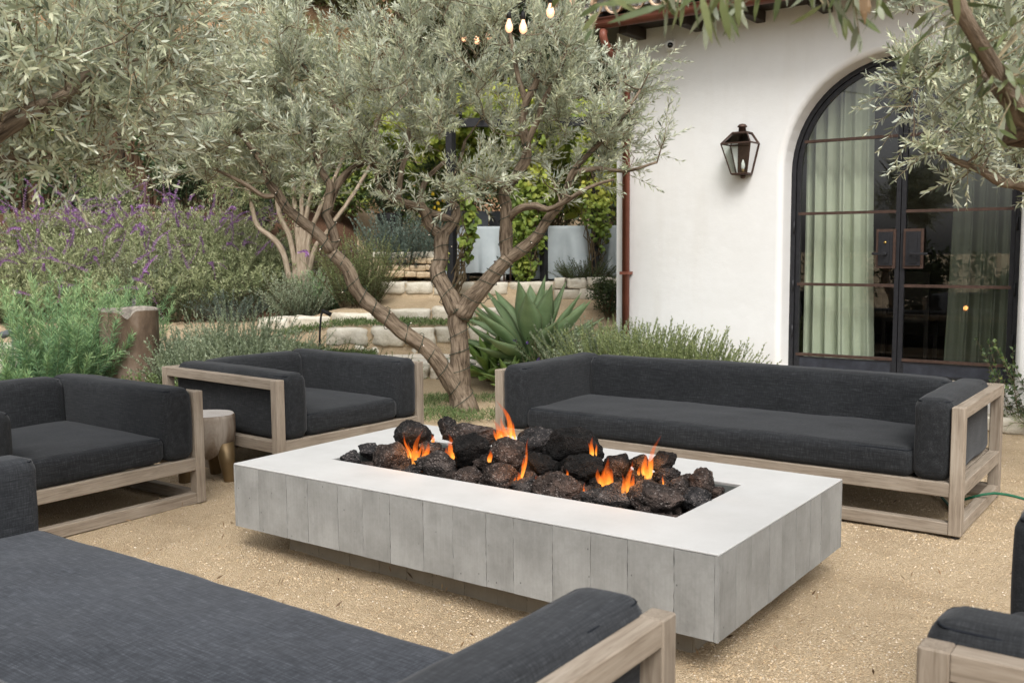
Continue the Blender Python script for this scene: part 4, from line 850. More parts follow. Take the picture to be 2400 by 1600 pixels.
class Tree:
    def __init__(s, seed): s.r = np.random.default_rng(seed); s.wood = Acc(); s.nodes = []; s.rad = []; s.lines = []
    def limb(s, pts, rad, attach=0.35, n=10, knob=.06):
        P, Rr = resample(pts, rad, .05); k = len(s.lines); P = P + np.stack([vnoise(P, 5, k), vnoise(P, 5, k + 50), vnoise(P, 5, k + 90)], -1) * Rr[:, None] * .25
        V, F, tc = tube(P, Rr, n, True)
        c = np.repeat(P, n, 0); d = V[:len(c)] - c; nz = vnoise(tc[:len(c)] * np.array([45, 45, 7.]), 1, k + 3) * .12 * (np.repeat(Rr, n) > .03) + vnoise(V[:len(c)], 8, 4) * knob * 2.2 + vnoise(V[:len(c)], 26, 6) * knob; V[:len(c)] += d * nz[:, None]
        s.wood.add(V, F, tc=tc + np.array([k * 3.1, 0, k * 1.7])); s.lines.append((P, Rr))
        a = int(len(P) * attach); s.nodes += list(P[a:]); s.rad += list(Rr[a:])
    def branches(s, ells, n, rmin=.004, rough=.10, maxlen=2.0):
        r = s.r; vol = np.array([np.prod(e[1]) * (e[2] if len(e) > 2 else 1) for e in ells]); vol = vol / vol.sum(); ids = r.choice(len(ells), n, p=vol); d = nrm(r.normal(size=(n, 3))) * r.random(n)[:, None] ** (1 / 2.6)
        cen = np.array([e[0] for e in ells]); rad = np.array([e[1] for e in ells]); loc = d * rad[ids]
        A = cen[ids] + FW0 * loc[:, 1:2] + RT0 * loc[:, 0:1] + np.array([0, 0, 1.0]) * loc[:, 2:3]
        N = np.array(s.nodes); dist = np.array([np.min(np.linalg.norm(N - a, axis=1)) for a in A]); sec = []
        NB = np.zeros((len(N) + n * 9, 3)); RB = np.zeros(len(NB)); NB[:len(N)] = N; RB[:len(N)] = s.rad; cnt = len(N)
        for a in A[np.argsort(dist)]:
            dd = np.linalg.norm(NB[:cnt] - a, axis=1) + .25 * np.maximum(NB[:cnt, 2] - a[2], 0); i = int(np.argmin(dd)); L = np.linalg.norm(NB[i] - a)
            if L < .06 or L > maxlen: continue
            t = np.linspace(0, 1, 8)[:, None]; v = a - NB[i]; bend = np.cross(v, r.normal(size=3)) * r.uniform(.05, .25) + np.array([0, 0, -1]) * .12 * L
            P = NB[i] + v * t + bend * (t * (1 - t)) + r.normal(size=(8, 3)) * rough * .25 * L * t * (1 - t)
            r0 = min(RB[i] * .7, .006 + .011 * L); Rr = np.linspace(r0, max(rmin, r0 * .35), 8)
            V, F, tc = tube(P, Rr, 5, False); s.wood.add(V, F, tc=tc + r.uniform(0, 5, 3))
            NB[cnt:cnt + 7] = P[1:]; RB[cnt:cnt + 7] = Rr[1:]; cnt += 7; sec += list(P[1:])
        s.sec = np.array(sec); s.cen = cen.mean(0)
    def shoots(s, n, L, leaf, wid, gap, leaves, twigs, up=.5, out=.5, six=False, curl=0.0, src=None, droop=.12, keep=None, kfun=None):
        r = s.r; src = s.sec if src is None else src; P0 = src[r.integers(0, len(src), n)] + r.normal(size=(n, 3)) * .01
        D = nrm(r.normal(size=(n, 3))) * .9 + nrm(P0 - s.cen) * out + np.array([0, 0, up]); Ls = r.uniform(*L, n); P, T = strands(P0, D, Ls, 6, r, droop * r.uniform(-.5, 1.5, n), .12)
        if keep is not None: ok = keep(P[:, -1]); P, T, Ls = P[ok], T[ok], Ls[ok]
        n = len(P); strand_tubes(twigs, P, .0028, .0012)
        m = int(np.mean(L) / gap); f = np.linspace(.12, 1, m)[None] + r.uniform(-.02, .02, (n, m)); f = np.clip(f, 0, 1); Q = lerp_strand(P, f); TT = lerp_strand(T, f); TT = nrm(TT)
        a = nrm(np.cross(TT, np.array([.2, .3, .93]))); b_ = np.cross(TT, a); th = r.uniform(0, 6.28, (n, 1)) + np.arange(m)[None] * np.pi / 2 + r.normal(0, .35, (n, m))
        for sg in (0, np.pi):
            rad = a * np.cos(th + sg)[..., None] + b_ * np.sin(th + sg)[..., None]
            tipk = (.95 - .45 * f)[..., None]; dirs = TT * (1.05 - tipk * .35) + rad * tipk + r.normal(0, .16, Q.shape) + np.array([0, 0, .06])
            nn = rad * -.5 + TT + r.normal(0, .35, Q.shape); sz = (r.uniform(.65, 1.15, (n, m)) * np.clip(1.25 - .55 * f, .5, 1.05))
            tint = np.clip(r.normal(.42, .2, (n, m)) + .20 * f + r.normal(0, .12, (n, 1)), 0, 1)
            ok = r.random((n, m)) > .06
            add_leaves(leaves, Q[ok], dirs[ok], nn[ok], leaf * sz[ok], wid * np.clip(sz[ok], .7, 1.1), r, tint[ok], six, .12, curl)
def wire_spiral(name, lines, label, bulbs=True, pitch=.085, seed=0):
    a = Acc(); r = np.random.default_rng(seed); bl = Acc()
    for P, Rr in lines:
        s = np.concatenate([[0], np.cumsum(np.linalg.norm(np.diff(P, axis=0), axis=1))]); q = np.arange(0, s[-1], .022); C_ = np.stack([np.interp(q, s, P[:, k]) for k in range(3)], -1); rr = np.interp(q, s, Rr) * 1.06 + .006
        T = nrm(np.gradient(C_, axis=0)); A = nrm(np.cross(T, np.array([.31, .9, .1]))); B = np.cross(T, A); ph = q / (pitch * 1.25) * 6.283 / np.clip(rr / .07, .8, 1.6) * .62 + r.uniform(0, 6) + 1.1 * np.sin(q * 5 + r.uniform(0, 6)) + .7 * np.sin(q * 11 + r.uniform(0, 6))
        H = C_ + (A * np.cos(ph)[:, None] + B * np.sin(ph)[:, None]) * (rr * (1 + .22 * np.clip(np.sin(q * 17 + r.uniform(0, 6)), 0, 1)))[:, None]; V, F, _ = tube(H, .0032, 5, False); a.add(V, F)
        for k in range(4, len(H) - 1, 9):
            d = nrm(H[k] - C_[k]) + r.normal(0, .5, 3) + np.array([0, 0, -.5]); d = nrm(d); V, F, _ = tube([H[k], H[k] + d * .035], [.005, .004], 5); a.add(V, F)
            bl.add(*tube([H[k] + d * .035, H[k] + d * .047], [.0035, .002], 5)[:2])
    o = a.obj(name, MT['green_wire']); tag(o, label, 'light string')
    if bulbs: bl.obj('mini_bulb', MT['fairy_bulb'], o)
    return o
TD = 9.0
def Wp(L, d): return [W(x, y, d + dd) for x, y, dd in L]
def px(r, d=TD): return [v * d / FPX for v in r]

# main olive
t = Tree(21)
t.limb(Wp([(1088, 975, 0), (1087, 955, 0), (1082, 918, 0), (1078, 850, 0), (1073, 785, 0), (1072, 740, 0), (1076, 712, .0)], TD), px([43, 33, 26, 22.5, 21.5, 22, 20.5]), 1.0, 28)
t.limb(Wp([(1074, 735, 0), (1055, 697, .03), (1027, 655, .08), (1022, 632, .1), (1031, 606, .12), (1031, 575, .15), (1036, 545, .18)], TD), px([22, 21, 19, 18, 17, 16.5, 16]), .8, 22)
t.limb(Wp([(1036, 552, .18), (1008, 528, .2), (991, 492, .2), (945, 478, .15), (915, 458, .1), (889, 442, .05), (886, 413, 0), (868, 375, -.1), (850, 320, -.2)], TD), px([15, 14, 12.5, 11, 10, 9, 8, 6.5, 5]), .4)
t.limb(Wp([(1034, 550, .18), (1052, 532, .2), (1069, 506, .25), (1069, 483, .3), (1058, 470, .35), (1060, 440, .4), (1075, 390, .5), (1090, 330, .55)], TD), px([14, 12.5, 11, 10, 7, 6, 5.5, 4]), .6)
t.limb(Wp([(1062, 520, .2), (1030, 505, .25), (1005, 496, .3), (985, 470, .4), (1000, 420, .5), (1040, 380, .55)], TD), px([8, 10, 9.5, 8, 6.5, 5]), .5)
t.limb(Wp([(930, 468, .12), (938, 430, .15), (941, 400, .2), (955, 350, .3), (960, 280, .4)], TD), px([8, 7, 6.5, 6, 4]), .4)
t.limb(Wp([(1078, 738, 0), (1110, 702, -.02), (1131, 680, -.04), (1163, 635, -.06), (1190, 604, -.08)], TD), px([23, 21.5, 20, 18, 17]), .8, 22)
t.limb(Wp([(1188, 606, -.08), (1187, 577, -.08), (1189, 526, -.1), (1184, 478, -.12), (1180, 458, -.12), (1203, 423, -.15), (1230, 379, -.18), (1234, 344, -.2), (1223, 300, -.2), (1230, 241, -.22), (1247, 213, -.22), (1262, 170, -.2), (1270, 100, -.2)], TD), px([16, 15.5, 14.5, 14, 13, 12.5, 12, 11, 10.5, 9.5, 8, 6, 4]), .45)
t.limb(Wp([(1232, 345, -.2), (1258, 284, -.25), (1272, 241, -.3), (1300, 190, -.35), (1330, 120, -.4)], TD), px([7.5, 6.5, 6, 5, 3.5]), .3)
t.limb(Wp([(1231, 236, -.2), (1217, 193, -.1), (1205, 130, 0), (1190, 60, .1)], TD), px([8, 6.5, 5.5, 4]), .2)
t.limb(Wp([(1190, 518, -.1), (1200, 505, -.14), (1223, 489, -.2), (1258, 484, -.28), (1285, 492, -.33), (1330, 470, -.4), (1380, 440, -.5), (1440, 420, -.55)], TD), px([9, 9, 8.5, 8, 7, 5.5, 4.5, 3]), .5)
t.limb(Wp([(1188, 608, -.08), (1224, 585, -.12), (1252, 560, -.15), (1277, 524, -.2), (1297, 496, -.22), (1312, 485, -.25), (1328, 445, -.28), (1345, 400, -.3), (1390, 350, -.35), (1450, 290, -.45), (1500, 210, -.5)], TD), px([15, 13.5, 12.5, 11.5, 10.5, 9.5, 8, 7, 6, 4.5, 3]), .55)
t.limb(Wp([(1340, 405, -.3), (1400, 395, -.35), (1470, 400, -.4), (1540, 380, -.5)], TD), px([6, 5.5, 4, 2.5]), .2)
t.limb(Wp([(1085, 945, -.02), (1070, 912, -.03), (1041, 865, -.05), (993, 812, -.08), (938, 774, -.1), (900, 738, -.13), (866, 709, -.15), (832, 674, -.18), (820, 643, -.2), (808, 617, -.22), (777, 588, -.25)], TD), px([25, 22, 19.5, 18, 17.5, 17, 16.2, 15.8, 15.2, 14.5, 14]), 1.0, 22)
t.limb(Wp([(777, 588, -.25), (757, 560, -.28), (706, 519, -.3), (671, 488, -.32), (650, 456, -.34), (630, 430, -.36), (622, 396, -.38), (600, 360, -.4), (560, 310, -.45), (520, 250, -.5)], TD), px([14, 13, 12.5, 11.5, 10.5, 9, 8, 7, 5.5, 3.5]), .5)
t.limb(Wp([(777, 588, -.25), (788, 566, -.22), (778, 533, -.2), (765, 505, -.2), (771, 460, -.18), (772, 430, -.18), (752, 400, -.15), (735, 340, -.1), (740, 260, 0)], TD), px([13, 12, 10.5, 9.5, 9, 8, 7, 5.5, 4]), .5)
t.limb(Wp([(768, 500, -.2), (788, 440, -.1), (822, 398, 0), (846, 385, .05), (873, 364, .1), (880, 300, .2), (910, 220, .3)], TD), px([8, 9, 8.5, 8, 7, 5.5, 4]), .4)
t.limb(Wp([(846, 385, .05), (825, 322, .05), (802, 277, .05), (752, 205, 0), (700, 140, -.1)], TD), px([8, 7.5, 7, 5.5, 3.5]), .3)
t.limb(Wp([(650, 456, -.34), (620, 460, -.4), (570, 430, -.5), (510, 400, -.6)], TD), px([6, 5.5, 4.5, 3]), .3)
main_lines = list(t.lines)
EL = [(W(940, 150, 9.0), (2.2, 1.2, .74)), (W(640, 290, 8.8), (1.15, .9, .62)), (W(1370, 280, 8.75), (.66, .6, .62), .8), (W(1480, 320, 8.6), (.36, .36, .36)), (W(930, 420, 8.9), (2.0, .9, .30), .45), (W(1180, 400, 8.8), (.8, .6, .30), .5), (W(1290, 80, 8.8), (.45, .5, .5)), (W(1490, 190, 8.55), (.22, .25, .25)), (W(480, 300, 8.6), (.55, .6, .55)), (W(1545, 380, 8.6), (.28, .3, .25)), (W(560, 400, 8.7), (.75, .6, .24), .7)]
t.branches(EL, 520, maxlen=1.4)
def pix(Q):
    v = Q - ORG; z = v @ FW; return 1200 + FPX * (v @ RT) / z, 800 + FPX * (v @ DN) / z
def gaps(Q):          # keep clear of the house wall and leave the openings the bulbs and the roof edge show through
    x, y = pix(Q); g = ((Q[:, 1] < 8.75) | (Q[:, 0] < -5.4)) & (Q[:, 2] > 1.7)
    for x0, x1, y0, y1 in ((1072, 1165, 35, 120), (1172, 1250, 15, 85), (1268, 1315, -20, 50), (1400, 1900, -200, 95)): g &= ~((x > x0) & (x < x1) & (y > y0) & (y < y1))
    return g
base = G(1088, TD); tr = thing('olive_tree', 'silvery olive tree with two wire wrapped trunks behind the fire table', 'tree', base, 0, None)
lv, tw = Acc(), Acc()
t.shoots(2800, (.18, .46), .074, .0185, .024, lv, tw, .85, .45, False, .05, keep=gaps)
t.wood.obj('trunk', MT['bark'], tr, True, base); tag(tw.obj('twigs', MT['twig'], tr, False, base), kind='stuff'); lv.obj('crown', MT['olive_leaf'], tr, False, base)
wire_spiral('fairy_light_wire', [main_lines[0], main_lines[1], main_lines[2], main_lines[3], main_lines[6], main_lines[7], main_lines[11], main_lines[13], main_lines[14], main_lines[15]], 'dark green fairy light wire wound round the central olive trunks', seed=4)

# second olive, its limb reaching in from the left edge
t = Tree(31); d = 4.0
lb = np.array([-4.55, 1.30, 0])
t.limb([lb + (0, 0, -.05), lb + (0, 0, .5), lb + (-.05, .2, 1.1), W(-180, 400, 3.75), W(-60, 345, 3.85), W(0, 305, 3.9), W(60, 268, 4.0), W(105, 250, 4.05), W(150, 225, 4.1), W(195, 180, 4.2), W(260, 150, 4.3), W(330, 140, 4.4)], [.09, .075, .065, .05, .044, .041, .036, .031, .026, .02, .013, .007], .45, 12)
t.limb([W(90, 252, 4.0), W(150, 215, 4.2), W(180, 120, 4.5), W(170, 40, 4.6), W(120, -60, 4.7)], [.02, .016, .014, .012, .008], .3)
t.limb([W(-60, 345, 3.85), W(-20, 380, 4.0), W(30, 370, 4.1), W(90, 390, 4.2)], [.02, .016, .012, .007], .3)
t.limb([W(-120, 380, 3.8), W(-60, 200, 4.0), W(20, 165, 4.2), W(60, 160, 4.3)], [.03, .024, .016, .01], .4)
t.branches([(W(120, 100, 4.1), (.55, .5, .36)), (W(220, 290, 4.2), (.40, .4, .17)), (W(60, 400, 4.0), (.14, .2, .14)), (W(340, 60, 4.5), (.35, .4, .3)), (W(330, 240, 4.5), (.35, .35, .2)), (W(50, 230, 4.3), (.35, .4, .24)), (W(420, 310, 4.6), (.2, .25, .13))], 260, .003, maxlen=.8)
tr = thing('olive_tree', 'olive tree whose leafy limb reaches in at the left edge', 'tree', lb)
lv, tw = Acc(), Acc(); t.shoots(700, (.14, .36), .062, .0135, .023, lv, tw, .35, .35, True, .06)
t.wood.obj('trunk', MT['bark'], tr, True, lb); tag(tw.obj('twigs', MT['twig'], tr, False, lb), kind='stuff'); lv.obj('crown', MT['olive_leaf'], tr, False, lb)
wire_spiral('fairy_light_wire', [(t.lines[0][0][len(t.lines[0][0]) // 3:-18], t.lines[0][1][len(t.lines[0][0]) // 3:-18])], 'green light wire wound round the olive limb at the left edge', seed=9)

# third olive, right, its boughs crossing the glass doors
t = Tree(41); d = 5.6; lb = np.array([*at_ut(2640, 5.7), 0])
t.limb([lb + (0, 0, -.05), lb + (.02, 0, .6), lb + (-.05, .05, 1.2), W(2520, 500, 5.65), W(2450, 450, 5.6), W(2400, 432, 5.55), W(2350, 428, 5.5), W(2300, 400, 5.45), W(2240, 378, 5.4), W(2180, 345, 5.4), W(2140, 330, 5.4)], [.11, .10, .09, .065, .045, .036, .028, .022, .017, .012, .007], .5, 12)
t.limb([W(2360, 430, 5.5), W(2320, 400, 5.6), W(2270, 385, 5.65), W(2210, 400, 5.7)], [.02, .017, .012, .007], .3)
t.limb([W(2520, 500, 5.65), W(2480, 330, 5.7), W(2400, 240, 5.65), W(2330, 205, 5.6), W(2270, 165, 5.55), W(2200, 150, 5.5)], [.05, .04, .03, .024, .017, .008], .4)
t.limb([W(2500, 420, 5.7), W(2520, 200, 5.9), W(2420, 60, 5.9), W(2330, 0, 5.8), W(2250, -60, 5.8)], [.05, .042, .03, .02, .01], .4)
EL = [(W(2230, 195, 5.5), (.36, .4, .20)), (W(2220, 290, 5.45), (.40, .35, .20)), (W(2300, 395, 5.5), (.24, .25, .16)), (W(2380, 150, 5.7), (.34, .4, .42)), (W(2180, 130, 5.5), (.2, .25, .16)), (W(2250, 30, 5.7), (.4, .4, .25)), (W(2400, 330, 5.6), (.25, .3, .25)), (W(2620, 180, 5.9), (.5, .6, .7)), (W(2200, 400, 5.4), (.14, .15, .12))]
t.branches(EL, 240, .003, maxlen=.8)
tr = thing('olive_tree', 'olive tree at the right edge with boughs hanging across the glass doors', 'tree', lb)
lv, tw = Acc(), Acc(); t.shoots(1550, (.14, .32), .064, .0145, .021, lv, tw, .35, .45, True, .06)
t.wood.obj('trunk', MT['bark'], tr, True, lb); tag(tw.obj('twigs', MT['twig'], tr, False, lb), kind='stuff'); lv.obj('crown', MT['olive_leaf'], tr, False, lb)

# fourth olive, close to the camera: bough across the top right corner and leaves hanging along the top edge
t = Tree(51); lb = np.array([2.15, 1.15, 0])
t.limb([lb + (0, 0, -.05), lb + (0, .05, .7), lb + (-.1, .15, 1.4), W(2560, 320, 2.5), W(2440, 285, 2.5), W(2392, 262, 2.5), W(2350, 200, 2.45), W(2300, 105, 2.4), W(2250, 20, 2.35), W(2200, -90, 2.3), W(2060, -170, 2.2), W(1900, -190, 2.1), W(1720, -190, 2.0), W(1560, -180, 1.95), W(1380, -160, 1.9)], [.10, .09, .075, .05, .044, .040, .021, .019, .018, .016, .013, .011, .009, .006, .003], .45, 12)
t.limb([W(2385, 255, 2.5), W(2350, 235, 2.5), W(2310, 180, 2.6), W(2260, 140, 2.7)], [.018, .012, .008, .004], .3)
tr = thing('olive_tree', 'out of focus olive bough crossing the top right corner', 'tree', lb)
lv, tw = Acc(), Acc(); r_ = t.r
def hang(pts, n, Ls, leaf, wid, down):
    P0 = np.array(pts); P0 = P0[r_.integers(0, len(P0), n)] + r_.normal(0, .03, (n, 3)); D = r_.normal(0, .55, (n, 3)) + np.array([0, 0, down]); P, T = strands(P0, D, r_.uniform(*Ls, n), 5, r_, .3, .1); strand_tubes(tw, P, .0022, .001); LN = t.lines[0][0]; Q0 = LN[np.argmin(np.linalg.norm(LN[None] - P0[:, None], axis=2), axis=1)]; strand_tubes(tw, np.stack([Q0 + (P0 - Q0) * s for s in np.linspace(0, 1, 4)], 1), .0026, .0022)
    m = 7; f = np.linspace(.15, 1, m)[None] + r_.uniform(-.03, .03, (n, m)); f = np.clip(f, 0, 1); Q = lerp_strand(P, f); TT = nrm(lerp_strand(T, f)); dirs = TT * .7 + r_.normal(0, .45, Q.shape) + np.array([0, 0, -.35 if down < 0 else .1]); nn = r_.normal(0, 1, Q.shape)
    add_leaves(lv, Q.reshape(-1, 3), dirs.reshape(-1, 3), nn.reshape(-1, 3), leaf * r_.uniform(.7, 1.15, n * m), wid * r_.uniform(.8, 1.15, n * m), r_, None, True, .1, .10)
hang([W(x, y, 2.05) for x, y in ((1440, -90), (1500, -75), (1580, -70), (1660, -70), (1720, -80), (1800, -80), (1860, -75), (1920, -80), (1980, -90), (2060, -100))], 24, (.05, .10), .062, .0125, -.9)
hang([W(x, y, 2.45) for x, y in ((2200, -60), (2240, 0), (2290, 60), (2310, 100), (2330, 170), (2350, 210), (2400, 60), (2420, 10), (2300, -40), (2390, 150))], 34, (.06, .14), .062, .014, -.1)
# long hanging leaves seen against the wall
for x, y, x2, y2, d in ((1432, -4, 1500, 30, 1.75), (1560, 12, 1420, 52, 1.75), (1640, -20, 1672, 105, 1.8), (1688, -10, 1712, 98, 1.8), (1728, -25, 1732, 68, 1.85), (1622, -10, 1640, 70, 1.9), (1660, -40, 1585, 25, 1.85), (1830, -40, 1815, 55, 1.9), (1930, 10, 1852, 62, 1.9), (1965, -20, 1938, 28, 1.9), (2240, -30, 2245, 60, 2.2), (2360, -10, 2365, 62, 2.2), (1550, -8, 1390, 12, 1.75)):
    p, q = W(x, y, d), W(x2, y2, d + .02); L = np.linalg.norm(q - p); add_leaves(lv, [p], [q - p], [-FW0 + r_.normal(0, .5, 3)], L, min(.016, L * .2), r_, None, True, .1, .05); LN = t.lines[0][0]; hx = LN[np.argmin(np.linalg.norm(LN - p, axis=1))]; V, F, _ = tube(np.array([p, (p + hx) / 2 + .004, hx]), .0012, 4, False); tw.add(V, F)
t.wood.obj('trunk', MT['bark'], tr, True, lb); tag(tw.obj('twigs', MT['twig'], tr, False, lb), kind='stuff'); lv.obj('crown', MT['near_olive_leaf'], tr, False, lb)
dl = W(2022, -60, 2.1); a = Acc(); add_leaves(a, [W(2022, -30, 2.05), W(2018, -20, 2.05), W(2026, -20, 2.06)], [W(2028, 55, 2.05) - W(2022, -30, 2.05), W(2022, 40, 2.05) - W(2018, -20, 2.05), W(2038, 30, 2.05) - W(2026, -20, 2.06)], [-FW0] * 3, [.075, .055, .05], .014, r_, np.array([.5, .4, .6]), True, .25, .05); V, F, _ = tube([W(2022, -28, 2.05), W(2040, -100, 2.1), W(2060, -168, 2.2)], .0012, 4); a.add(V, F, tint=.3)
a.obj('dry_leaf', MT['dry_leaf'], tr, False, lb)

# ------------------------------------------------------------------ shrubs
def shrub(name, label, cat, base, n, h, spread, leafm, leaf, wid, per, seed, lean=0.0, droop=.1, stem='brown_stem', group=None, ang=.75, base_r=.3, six=False, flowers=None, tintb=.0, fold=.15, tip=.0):
    r = np.random.default_rng(seed); base = np.asarray(base, float); o = thing(name, label, cat, base, 0, group)
    a_ = r.uniform(0, 6.283, n); q = np.sqrt(r.random(n)); P0 = np.stack([np.cos(a_) * q * spread * base_r, np.sin(a_) * q * spread * base_r, np.zeros(n)], -1)
    P0[:, 2] = hgt(base[0] + P0[:, 0], base[1] + P0[:, 1]) - base[2] - .01
    tl = q * spread / max(h, .01) * r.uniform(.7, 1.1, n); D = np.stack([np.cos(a_) * tl, np.sin(a_) * tl, np.ones(n)], -1) + r.normal(0, .12, (n, 3)); L = h * r.uniform(.55, 1.08, n) * (1 + .25 * np.minimum(tl, 1.2))
    P, T = strands(P0, D, L, 7, r, droop * r.uniform(.3, 1.7, n) * (.4 + q), .12); st = Acc(); strand_tubes(st, P, .004, .0015)
    f = np.linspace(.10, 1, per)[None] + r.uniform(-.03, .03, (n, per)); f = np.clip(f, 0, 1); Q = lerp_strand(P, f); TT = nrm(lerp_strand(T, f)); a1 = nrm(np.cross(TT, np.array([.2, .3, .93]))); b1 = np.cross(TT, a1); th = np.arange(per)[None] * 2.4 + r.uniform(0, 6, (n, 1))
    rad = a1 * np.cos(th)[..., None] + b1 * np.sin(th)[..., None]; k = (ang * (1.1 - .6 * f))[..., None]; dirs = TT * (1 - k * .6) + rad * k + r.normal(0, .12, Q.shape); nn = TT - rad * .4 + r.normal(0, .3, Q.shape)
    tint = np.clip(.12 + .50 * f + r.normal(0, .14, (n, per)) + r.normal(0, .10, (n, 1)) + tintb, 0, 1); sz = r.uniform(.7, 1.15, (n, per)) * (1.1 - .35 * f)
    lv = Acc(); add_leaves(lv, Q.reshape(-1, 3), dirs.reshape(-1, 3), nn.reshape(-1, 3), (leaf * sz).ravel(), wid, r, tint.ravel(), six, fold, .05)
    st.obj('stems', MT[stem], o); lv.obj('foliage', MT[leafm], o)
    if flowers:
        fm, cnt, fl, fs, per_f, dr = flowers; sel = r.choice(n, cnt, replace=cnt > n); e = P[sel, -1]; dd = T[sel, -1] + r.normal(0, .35, (cnt, 3)); FP, FT = strands(e - T[sel, -1] * .03, dd, fl * r.uniform(.6, 1.3, cnt), 6, r, dr * r.uniform(-.4, 1.6, cnt), .45)
        fa = Acc(); ff = np.linspace(.12, 1, per_f)[None].repeat(cnt, 0); Q = lerp_strand(FP, ff); TT = nrm(lerp_strand(FT, ff)); a1 = nrm(np.cross(TT, np.array([.2, .3, .93]))); b1 = np.cross(TT, a1); th = np.arange(per_f)[None] * 2.1 + r.uniform(0, 6, (cnt, 1)); rad = a1 * np.cos(th)[..., None] + b1 * np.sin(th)[..., None]
        add_leaves(fa, Q.reshape(-1, 3), (TT * .5 + rad).reshape(-1, 3), (TT - rad).reshape(-1, 3), (fs * (1.15 - .6 * ff)).ravel() * r.uniform(.7, 1.2, cnt * per_f), fs * .55, r, None, False, .3); fo = fa.obj('flower_spikes', MT[fm], o); fo['kind'] = 'stuff'
        sa = Acc(); strand_tubes(sa, FP, .0022, .0012); sa.obj('flower_stalks', MT['twig'], o)['kind'] = 'stuff'
    return o
def cloud(name, label, cat, base, cen, rad, n, leafm, leaf, wid, seed, lobes=14, group=None, parent=None, six=False, hang_=0.0, depth=.5, trunk=None, tb=0.0):
    """leafy mass: leaves spread through many uneven clumps"""
    r = np.random.default_rng(seed); base = np.asarray(base, float); cen = np.asarray(cen, float); rad = np.asarray(rad, float)
    o = thing(name, label, cat, base, 0, group) if parent is None else parent
    d = nrm(r.normal(size=(lobes, 3))); lc = cen + (FW0 * d[:, 1:2] * rad[1] + RT0 * d[:, :1] * rad[0] + np.array([0, 0, 1.]) * d[:, 2:] * rad[2]) * r.uniform(.25, .8, (lobes, 1)); lr = rad.min() * r.uniform(.35, .65, lobes)
    i = r.integers(0, lobes, n); dd = nrm(r.normal(size=(n, 3))); q = r.random(n) ** depth; P = lc[i] + dd * (lr[i] * q)[:, None] * (rad / rad.min()).clip(1, 1.7).mean()
    dirs = dd * .5 + r.normal(0, .6, (n, 3)) + np.array([0, 0, .15 - hang_]); nn = dd * .8 + np.array([0, 0, .5]) + r.normal(0, .5, (n, 3))
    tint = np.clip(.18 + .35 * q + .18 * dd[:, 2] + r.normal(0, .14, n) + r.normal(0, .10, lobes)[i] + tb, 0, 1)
    lv = Acc(); add_leaves(lv, P, dirs, nn, leaf * r.uniform(.6, 1.25, n), wid * r.uniform(.7, 1.2, n), r, tint, six, .15, .1); lv.obj('foliage', MT[leafm], o, False, base)
    st = Acc(); src = base + np.array([0, 0, 0]) if trunk is None else np.asarray(trunk)
    tgt = lc; nn_ = len(tgt); PP = np.stack([src + (tgt - src) * k + r.normal(0, .04, (nn_, 3)) * rad.min() * (k * (1 - k) * 4) for k in np.linspace(0, 1, 6)], 1); strand_tubes(st, PP, .012 + .01 * rad.min(), .004, 4); st.obj('stems', MT['brown_stem'], o, False, base)
    return o
# feathery green bush and glazed pot
fb = G(150, 9.3)
for k, (p, tt, n, h, sp, lab) in enumerate(((125, 9.2, 95, 1.18, .46, 'feathery blue green bush spilling in front of the brown jar'), (235, 10.25, 80, 1.10, .46, 'feathery pale green bush rising behind the brown jar'), (60, 8.95, 70, .74, .42, 'low feathery tuft at the left of the jar'))):
    shrub('feathery_bush', lab, 'bush', G(p, tt), n, h, sp, 'feathery_leaf', .105, .0085, 150, 300 + k, group='feathery bushes by the jar', stem='green_stem', ang=1.0, base_r=.75, fold=.1, droop=.05, tintb=.02)
pb = G(300, 9.55); pot = thing('glazed_jar', 'tall brown salt glazed jar with a spout cut in its rim', 'jar', pb)
n = 72; H = W(296, 722, 9.55)[2] - pb[2]; prof = [(.235, 0), (.262, .06), (.272, .3), (.274, H - .12), (.276, H - .02), (.27, H), (.235, H), (.228, H - .03), (.225, H - .35), (.001, H - .36)]; V, F = lathe(prof, n)
pa = math.atan2(-pb[1], -pb[0]) - .05
V = np.array(V); an = np.arctan2(V[:, 1], V[:, 0]) - pa; an = (an + np.pi) % (2 * np.pi) - np.pi; rr = np.hypot(V[:, 0], V[:, 1]); k = np.exp(-(an / .17) ** 2) * (V[:, 2] > H - .11) * (rr > .1); V[:, 2] -= k * .085 * np.clip((V[:, 2] - H + .11) / .11, 0, 1); V[:, :2] *= (1 + .06 * k)[:, None]
V[:, 2] += .006 * np.sin(an * 3) * (V[:, 2] > H - .05)
obj('jar_body', mesh('jar_body', V[:5 * n], F[:4 * n], MT['terracotta_glaze'], True), pot); obj('jar_rim', mesh('jar_rim', V, F[4 * n:], MT['pot_rim'], True), pot)
# lavender and low plants behind the two left armchairs
lg = 'grey green lavender bushes behind the armchairs'
for k, (p, tt, n, h, sp, lab) in enumerate(((415, 9.8, 150, .66, .36, 'grey green lavender bush just right of the jar'), (455, 9.4, 150, .66, .42, 'grey lavender mound behind the left back corner of the armchair'), (560, 9.7, 240, .92, .44, 'tallest lavender bush behind the middle of the armchair'), (610, 9.4, 170, .74, .42, 'lavender bush right of the tallest one'), (665, 9.7, 150, .50, .42, 'low lavender bush at the right end of the row'), (430, 10.5, 170, .66, .42, 'lavender bush in the second row behind the jar side'), (510, 10.6, 170, .60, .44, 'lavender bush in the second row behind the tallest one'), (625, 10.6, 170, .62, .44, 'lavender bush in the second row near the path light'), (345, 10.4, 150, .55, .40, 'lavender bush peeping out right behind the jar'))):
    shrub('lavender_bush', lab, 'bush', G(p, tt), n, h, sp, 'lavender_leaf', .040, .0105, 84, 320 + k, group=lg, ang=.8, base_r=.6, stem='green_stem')
